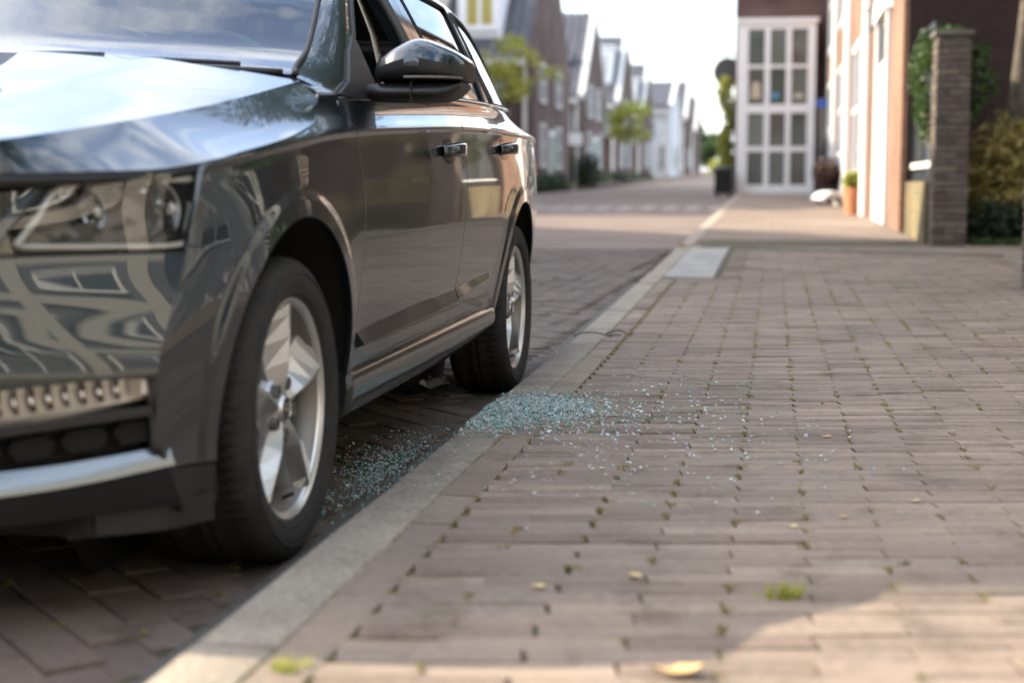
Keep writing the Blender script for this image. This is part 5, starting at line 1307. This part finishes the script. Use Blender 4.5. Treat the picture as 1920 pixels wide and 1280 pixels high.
# climbing plant on the bend house
bush('yellow-green creeper climbing the corner left of the white bay', [(-1.32 + .1 * math.sin(k), 45.2, .75 + k * .24, .24, .24, .24) for k in range(13)], 2600, .06, LF_y, 44, 'creeper', cat='creeper')
# shrubs behind the pillars
bush('tall yellowish shrub against the dark side wall beside the pillar', [(2.15, 16.4, .85, .35, .4, .55), (2.35, 16.6, 1.05, .3, .4, .5), (2.55, 16.4, .8, .35, .4, .6), (2.30, 16.2, .55, .5, .4, .4), (2.62, 16.9, 1.25, .25, .3, .35)], 3400, .045, LF_b, 51, 'shrub', cat='shrub')
bush('dark green low shrub at the foot of the yellowish shrub', [(2.05 + k * .22, 15.75 + .1 * (k % 2), .38, .24, .3, .26) for k in range(6)], 2600, .035, LF_d, 52, 'shrub', cat='shrub')
bush('ivy hanging over the glazed screen and the pillar top', [(1.50, 15.9, 2.02, .12, .2, .16), (1.49, 16.4, 2.12, .10, .3, .22), (1.48, 17.1, 1.95, .09, .3, .26), (1.48, 16.6, 1.62, .08, .25, .26), (1.49, 16.1, 1.45, .07, .16, .3), (1.90, 15.45, 1.98, .14, .14, .16), (1.96, 15.48, 1.72, .16, .14, .18), (1.88, 15.46, 1.45, .07, .1, .16), (1.66, 15.42, 2.22, .16, .12, .07)], 1500, .036, LF_g, 53, 'ivy', cat='ivy')
bush('green hedge behind the near pillar, right of the pavement', [(2.30 + .12 * math.sin(k * 2.1), 7.3 + k * .11, .35 + .5 * ((k * 7) % 5) / 5, .30, .30, .40) for k in range(20)], 5000, .045, LF_g, 55, 'hedge', cat='hedge')
# grass at the foot of the shrubs
rr = random.Random(2)
def tufts(name, spots, m, n=9, h=.05, kind='stuff', label=None, parent=None):
    v = []; f = []
    for (x, y, z, s) in spots:
        for _ in range(n):
            a = rr.uniform(0, 6.28); d = rr.uniform(0, .5) * s; px, py = x + d * math.cos(a), y + d * math.sin(a); b = rr.uniform(0, 6.28); w = .12 * s; hh = h * s / .05 * rr.uniform(.5, 1.2) if h else s; lx, ly = rr.gauss(0, .5) * s, rr.gauss(0, .5) * s
            k = len(v); v += [(px - w * math.cos(b), py - w * math.sin(b), z - .003), (px + w * math.cos(b), py + w * math.sin(b), z - .003), (px + lx, py + ly, z + hh)]; f.append((k, k + 1, k + 2))
    o = mesh(name, v, f, m, parent); tag(o, label, None, None, kind); return o
tufts('grass', [(rr.uniform(1.9, 2.9), rr.uniform(15.3, 15.8), G0(15.4) + KERB, .06) for _ in range(260)], LF_g, 8, .06, label='green grass edge at the foot of the shrubs')

# left row greenery
bush('dark clipped bush by the sign post, left row', [(-7.25, 60, .95, .55, .55, .75), (-7.1, 60.3, 1.5, .45, .45, .5), (-7.4, 59.8, 1.3, .4, .4, .5)], 1800, .07, LF_d, 61)
bush('low dark hedge in front of the corner house', [(-7.9 + .03 * k, 47 + k * .9, .75, .45, .6, .42) for k in range(11)], 3200, .07, LF_d, 62, 'hedge', cat='hedge')
bush('green creeper on the side wall of the second house', [(-9.6 + .1 * math.sin(k), 73.2, .9 + k * .25, .4, .2, .25) for k in range(6)], 1400, .07, LF_g, 63, 'creeper', cat='creeper')
bush('low bushes in front of the brown houses farther along', [(-7.7, 66 + k * 2.4, .95, .5, .9, .5) for k in range(14)], 2600, .09, LF_d, 64, 'hedge', cat='hedge')
sg = empty('traffic_sign'); tag(sg, 'white sign on a grey post along the left row', 'sign')
mb = MB(); mb.tube([(-6.95, 55, G0(55) + .08), (-6.95, 55, 2.75)], .035, 8); mb.build('post', M_metal, sg)
mb = MB(); mb.prism([(-7.18, 2.15), (-6.72, 2.15), (-6.70, 2.17), (-6.70, 2.55), (-6.72, 2.57), (-7.18, 2.57), (-7.20, 2.55), (-7.20, 2.17)], 'y', 54.93, 54.96); mb.build('plate', M_frame, sg)

# pots by the sunlit front
def pot(label, x, y, r, h, m, leafm, pr, ph, seed, leafn=900, size=.035):
    b = G0(y) + KERB; root = empty('plant_pot', (x, y, b)); tag(root, label, 'pot')
    mb = MB(); mb.lathe([(.001, 0), (r * .72, 0), (r * .95, h * .85), (r, h * .85), (r, h), (r * .9, h), (r * .86, h * .9), (.001, h * .9)], 24); mb.build('pot', m, root, True, R(35))
    leaves('plant', [(.0, 0, h + ph * .45, pr, pr, ph * .5), (pr * .5, .05, h + ph * .3, pr * .6, pr * .6, ph * .4), (-pr * .5, -.05, h + ph * .35, pr * .6, pr * .6, ph * .4)], leafn, size, leafm, root, seed)
M_terra = noisy('terracotta', (.42, .17, .08), (.52, .24, .12), 6, .8)
pot('large terracotta pot with a bright green plant by the sunlit brick front', 1.26, 24.8, .20, .42, M_terra, LF_y, .20, .30, 71)
pot('smaller terracotta pot beside the large one', 1.42 - .10, 26.1, .13, .50, M_terra, LF_g, .12, .16, 72, 300)
pot('dark pot with a russet grass plant right of the white bay', 1.08, 32.6, .26, .36, M_black, LF_r, .28, .62, 73, 1400, .05)
tr_ = empty('garden_trough', (1.02, 29.2, G0(29.2) + KERB), R(20)); tag(tr_, 'pale curved trough lying on the pavement between the pots', 'trough')
q = [(.30 * math.cos(t), .30 * math.sin(t)) for t in np.linspace(.15, 2.6, 12)]; q += [(.22 * math.cos(t), .22 * math.sin(t)) for t in np.linspace(2.6, .15, 12)]
mb = MB(); mb.prism([(a, b - .0) for a, b in q], 'y', -.28, .28); mb.build('shell', M_frame, tr_)

# ================================================================ SMALL THINGS ON THE GROUND
# moss in the joints
M_moss = leafmat('moss', [(.24, .21, .05), (.31, .26, .07), (.18, .17, .04), (.36, .29, .10)], .3)
sp = []
for k in range(-2, 150):
    y0 = 1.25 + k * WP
    for i in range(-2, 9):
        x = -.62 + (i + (.5 if k % 2 else 0)) * LP + LP / 2; yy = y0 + (x + .1) * math.tan(PHI)
        if x < float(xk(yy)) + .1 or yy < 1.7: continue
        p_ = .42 if x < 1.0 else .34
        if rr.random() < p_:
            for _ in range(rr.randint(2, 5)): sp.append((x + rr.gauss(0, .004), yy + rr.uniform(-.026, .026), KERB + G0(yy) - .001, rr.uniform(.010, .019)))
        if rr.random() < .16:
            for _ in range(4): q = rr.uniform(-.12, .12); sp.append((x + q, yy + WP / 2 + q * math.tan(PHI), KERB + G0(yy) - .008, rr.uniform(.008, .014)))
for k in range(900):
    yy = rr.uniform(1.7, 10); sp.append((float(xk(yy)) + .088 + rr.gauss(0, .003), yy, KERB + G0(yy) - .007, rr.uniform(.008, .018)))
for k in range(240):
    yy = rr.uniform(1.7, 10); sp.append((float(xk(yy)) + .002 + rr.gauss(0, .003), yy, KERB + G0(yy) - .006, rr.uniform(.008, .016)))
o = tufts('moss', sp, M_moss, 7, .035, label='yellow-green moss growing in the pavement joints')
sp = []
for r_ in range(-30, 40):
    for i in range(-12, 20):
        if rr.random() < .45:
            u = (i + (.5 if r_ % 2 else 0)) * .21 + rr.uniform(-.1, .1); v_ = (r_ + .5) * .1045; x = -1.3 + u * ca - v_ * sa; yy = 2.81 + u * sa + v_ * ca
            if -2.6 < x < -1.02 and 1.6 < yy < 6: sp += [(x + rr.gauss(0, .006), yy + rr.gauss(0, .006), -.002, rr.uniform(.010, .019)) for _ in range(4)]
tufts('road_moss', sp, M_moss, 6, .035, label='thin moss in the joints of the road bricks')
# grass tufts that stand out
def tuft(label, x, y, s, n=60, m=None):
    o = tufts('grass_tuft', [(x + rr.gauss(0, s * .3), y + rr.gauss(0, s * .2), KERB + G0(y), s * .45) for _ in range(6)], m or LF_y, n // 6, .05, None); tag(o, label, 'grass tuft'); return o
tuft('yellow-green tuft at the kerb edge, bottom of the picture', -.66, 2.02, .05)
tuft('pale grass tuft between bricks near the sunlit patch', .03, 2.52, .06)
tuft('small green weed on the bricks right of the pale tuft', .24, 2.78, .022, 36, LF_g)
tuft('dry tuft where the kerb meets the concrete slab', -.83, 14.7, .09, 60, LF_b)

# leaves
def fallen(label, x, y, l, w, m, rz, curl=.2, dz=0.):
    v = []; f = []; n = 9
    for i in range(n):
        t = i / (n - 1) * 2 - 1; ww = w / 2 * (1 - abs(t)**2.2)**.8 * (1 + .25 * math.sin(5 * t)); z = curl * l * (t * t) * .35
        v += [(t * l / 2, -ww, z + curl * ww * .5), (t * l / 2, 0, z * .7 + .001), (t * l / 2, ww, z + curl * ww * .7)]
    for i in range(n - 1): f += [(i * 3, i * 3 + 1, i * 3 + 4, i * 3 + 3), (i * 3 + 1, i * 3 + 2, i * 3 + 5, i * 3 + 4)]
    o = mesh('fallen_leaf', v, f, m, None, True); o.location = (x, y, KERB + G0(y) + .004 + dz); o.rotation_euler = (rr.gauss(0, .08), rr.gauss(0, .08), rz); tag(o, label, 'leaf', 'fallen leaves'); return o
ML = [noisy('leaf_tan', (.50, .33, .13), (.62, .45, .22), 30, .6), noisy('leaf_yellow', (.60, .45, .16), (.68, .56, .26), 30, .6), noisy('leaf_orange', (.50, .22, .06), (.58, .30, .10), 30, .6)]
for d in ((-.12, 2.085, .075, .038, 0, .3, 'big pale yellow leaf lying on the sunlit bricks, bottom of the picture', .5), (-.377, 2.513, .028, .02, 1, .4, 'small cream leaf on the bricks left of the pavement centre', .3), (-.224, 2.603, .030, .020, 0, 1.0, 'curled tan leaf just beyond the small cream leaf', .5), (.152, 4.178, .030, .016, 2, .2, 'small orange leaf right of the broken glass', .2), (.50, 2.60, .034, .016, 1, 2.0, 'yellow leaf in the sunlit patch at the lower right', .4), (.47, 2.86, .026, .012, 1, .9, 'pale leaf at the edge of the sunlit patch', .3), (.05, 3.05, .020, .012, 1, .4, 'small pale leaf on the bricks above the pale grass tuft', .3), (.15, 3.16, .020, .012, 2, .4, 'tiny orange-brown leaf above the pale leaf', .3), (-.61, 6.35, .026, .014, 0, .8, 'little tan leaf near the twig on the pavement', .4), (-.41, 7.3, .024, .012, 2, .3, 'rust leaf farther up the pavement beside the kerb', .3), (-.93, 6.75, .05, .03, 0, .5, 'brown leaf lodged at the kerb beside the twig', .6), (.31, 3.35, .022, .010, 1, .2, 'thin straw-coloured leaf on the bricks at right', .2)):
    fallen(d[6], d[0], d[1], d[2], d[3], ML[d[4]], d[5], d[7], dz=(-KERB + .02 if d[0] < -.9 else 0))
# twig
mb = MB(); q = Spline([(-.86, 6.76, .108), (-.82, 6.80, .118), (-.76, 6.80, .119), (-.69, 6.75, .108)])(np.linspace(0, 1, 16)); mb.tube([tuple(p) for p in q], .0032, 6); mb.tube([(-.72, 6.80, .118), (-.67, 6.90, .122), (-.64, 6.89, .112)], .003, 6); mb.tube([(-.70, 6.78, .113), (-.65, 6.74, .117)], .003, 6)
o = mb.build('twig', mat('twig_bark', (.03, .025, .02), .8), None, True); tag(o, 'dark curved twig lying across the kerb behind the rear wheel', 'twig')
# crumpled white sheet with dark blotches, behind the rear wheel
v = []; f = []
for i in range(7):
    for j in range(6): v.append((-1.40 + i * .038 + rr.gauss(0, .005), 5.60 + j * .036 + rr.gauss(0, .005), .012 + abs(rr.gauss(0, .016)) + .012 * (i % 2)))
for i in range(6):
    for j in range(5): f.append((i * 6 + j, i * 6 + j + 1, (i + 1) * 6 + j + 1, (i + 1) * 6 + j))
mpp = mat('blotched_white', (.80, .80, .80), .6); b_ = N(mpp, 'ShaderNodeTexNoise'); b_.inputs['Scale'].default_value = 22; r_ = ramp(mpp, [(.60, (.86, .86, .86)), (.64, (.03, .035, .04))]); L(mpp, b_.outputs['Fac'], r_.inputs[0]); L(mpp, r_.outputs[0], P(mpp).inputs['Base Color'])
o = mesh('crumpled_sheet', v, f, mpp); tag(o, 'crumpled white sheet with dark blotches on the road behind the rear tyre', 'paper')

# ---- shattered window glass
mg = bpy.data.materials.new('shattered_glass'); mg.use_nodes = True; p = P(mg)
gm = N(mg, 'ShaderNodeNewGeometry'); oi = N(mg, 'ShaderNodeObjectInfo'); ad = N(mg, 'ShaderNodeMath', operation='ADD'); fr_ = N(mg, 'ShaderNodeMath', operation='FRACT')
L(mg, gm.outputs['Random Per Island'], ad.inputs[0]); L(mg, oi.outputs['Random'], ad.inputs[1]); L(mg, ad.outputs[0], fr_.inputs[0])
r_ = ramp(mg, [(0, (.16, .42, .34)), (.28, (.46, .82, .72)), (.55, (.80, .95, .91)), (.72, (.98, .99, .99))]); L(mg, fr_.outputs[0], r_.inputs[0]); L(mg, r_.outputs[0], p.inputs['Base Color'])  # white stops paint sparkle into some of the fragments
p.inputs['Roughness'].default_value = .04; p.inputs['Transmission Weight'].default_value = .55; p.inputs['IOR'].default_value = 1.5; p.inputs['Specular IOR Level'].default_value = .9
mw = mg.copy(); mw.name = 'clear_fragment'
for e_, c_ in zip([n for n in mw.node_tree.nodes if n.type == 'VALTORGB'][0].color_ramp.elements, ((.72, .90, .87), (.88, .96, .95), (.95, .98, .98), (.98, .99, .99))): e_.color = (*c_, 1)
def shard(seed, s=1.):
    r = random.Random(seed); a = .0023 * s * r.uniform(.6, 1.45); b = .0023 * s * r.uniform(.6, 1.4); c = .0018 * s
    v = [(sx * a * r.uniform(.75, 1.15), sy * b * r.uniform(.75, 1.15), sz * c) for sz in (-1, 1) for sy in (-1, 1) for sx in (-1, 1)]
    return v, [(0, 2, 3, 1), (4, 5, 7, 6), (0, 1, 5, 4), (2, 6, 7, 3), (0, 4, 6, 2), (1, 3, 7, 5)]
SH = [shard(k) for k in range(14)]
def surf_z(x, y):
    if x > float(xk(y)): return KERB
    if x > float(xkl(y)): return KERB
    return 0.0
rg2 = random.Random(11); heap = []; loose = []
for _ in range(6600):      # heap over the kerb
    t = rg2.gauss(0, .5); x = -.745 + rg2.gauss(0, .09); y = 4.53 + rg2.gauss(0, .165) + (x + .7) * .25
    if x < float(xkl(y)) + .004: continue
    dn = math.exp(-((x + .70) / .14)**2 - ((y - 4.52) / .2)**2); heap.append((x, y, KERB + .003 + dn * rg2.random()**1.6 * .014))
for _ in range(430):       # tail to the right
    x = -.62 + abs(rg2.gauss(0, .14)); y = 4.50 + rg2.gauss(0, .20) - (x + .55) * .15; heap.append((x, y, KERB + .003))
for _ in range(1150):      # on the road under the sill
    x = -.995 - abs(rg2.gauss(0, .115)); y = 4.02 + rg2.gauss(0, .33)
    if y < 3.42: continue
    heap.append((x, y, .003 + (.010 * rg2.random()**2 if x > -1.08 else 0)))
for _ in range(650):
    x = -.865 - abs(rg2.gauss(0, .09)); y = 3.98 + rg2.gauss(0, .26); heap.append((x, y, .004 + .012 * rg2.random()**2))
for _ in range(460):
    x = -.62 + abs(rg2.gauss(0, .40)); y = 4.30 + rg2.gauss(0, .55)
    if x > 1.2 or y < 2.9: continue
    loose.append((x, y, KERB + .003))
for k in range(30): heap.append((rg2.uniform(-.83, -.72), rg2.uniform(3.3, 4.2), KERB + .003))
V, F = [], []
for (x, y, z) in heap:
    v, f = SH[rg2.randrange(14)]; s = rg2.uniform(.6, 1.1) + (.7 if rg2.random() < .06 else 0); Mx = Matrix.Translation((x, y, z)) @ Matrix.Rotation(rg2.uniform(0, 6.28), 4, 'Z') @ Matrix.Rotation(rg2.gauss(0, .45), 4, 'X') @ Matrix.Rotation(rg2.gauss(0, .45), 4, 'Y') @ Matrix.Scale(s, 4)
    b = len(V); V += [tuple(Mx @ Vector(p_)) for p_ in v]; F += [tuple(i + b for i in q) for q in f]
o = mesh('shattered_glass', V, F, mg); tag(o, 'heap of greenish shattered car window glass over kerb and road', None, None, 'stuff')
sm = []
for k, (v, f) in enumerate(SH):
    me = bpy.data.meshes.new('glass_fragment'); me.from_pydata(v, [], f); me.update(); me.materials.append(mw); sm.append(me)
loose.sort(key=lambda q: q[1]); V, F = [], []
for i, (x, y, z) in enumerate(loose):
    me = sm[i % 14]; s = rg2.uniform(.9, 1.55); rot = (rg2.gauss(0, .25), rg2.gauss(0, .25), rg2.uniform(0, 6.28))
    if i < 290:
        o = bpy.data.objects.new('glass_fragment', me); COL.objects.link(o); o.location = (x, y, z); o.rotation_euler = rot; o.scale = (s, s, s)
        tag(o, 'single loose cube of shattered glass lying on the bricks beyond the heap', 'glass fragment', 'loose glass fragments')
    else:
        v, f = SH[i % 14]; Mx = Matrix.Translation((x, y, z)) @ Matrix.Rotation(rot[2], 4, 'Z') @ Matrix.Scale(s, 4); b = len(V); V += [tuple(Mx @ Vector(p_)) for p_ in v]; F += [tuple(j + b for j in q) for q in f]
if V: o = mesh('scattered_glass', V, F, mg); tag(o, 'thin scatter of glass crumbs on the pavement', None, None, 'stuff')
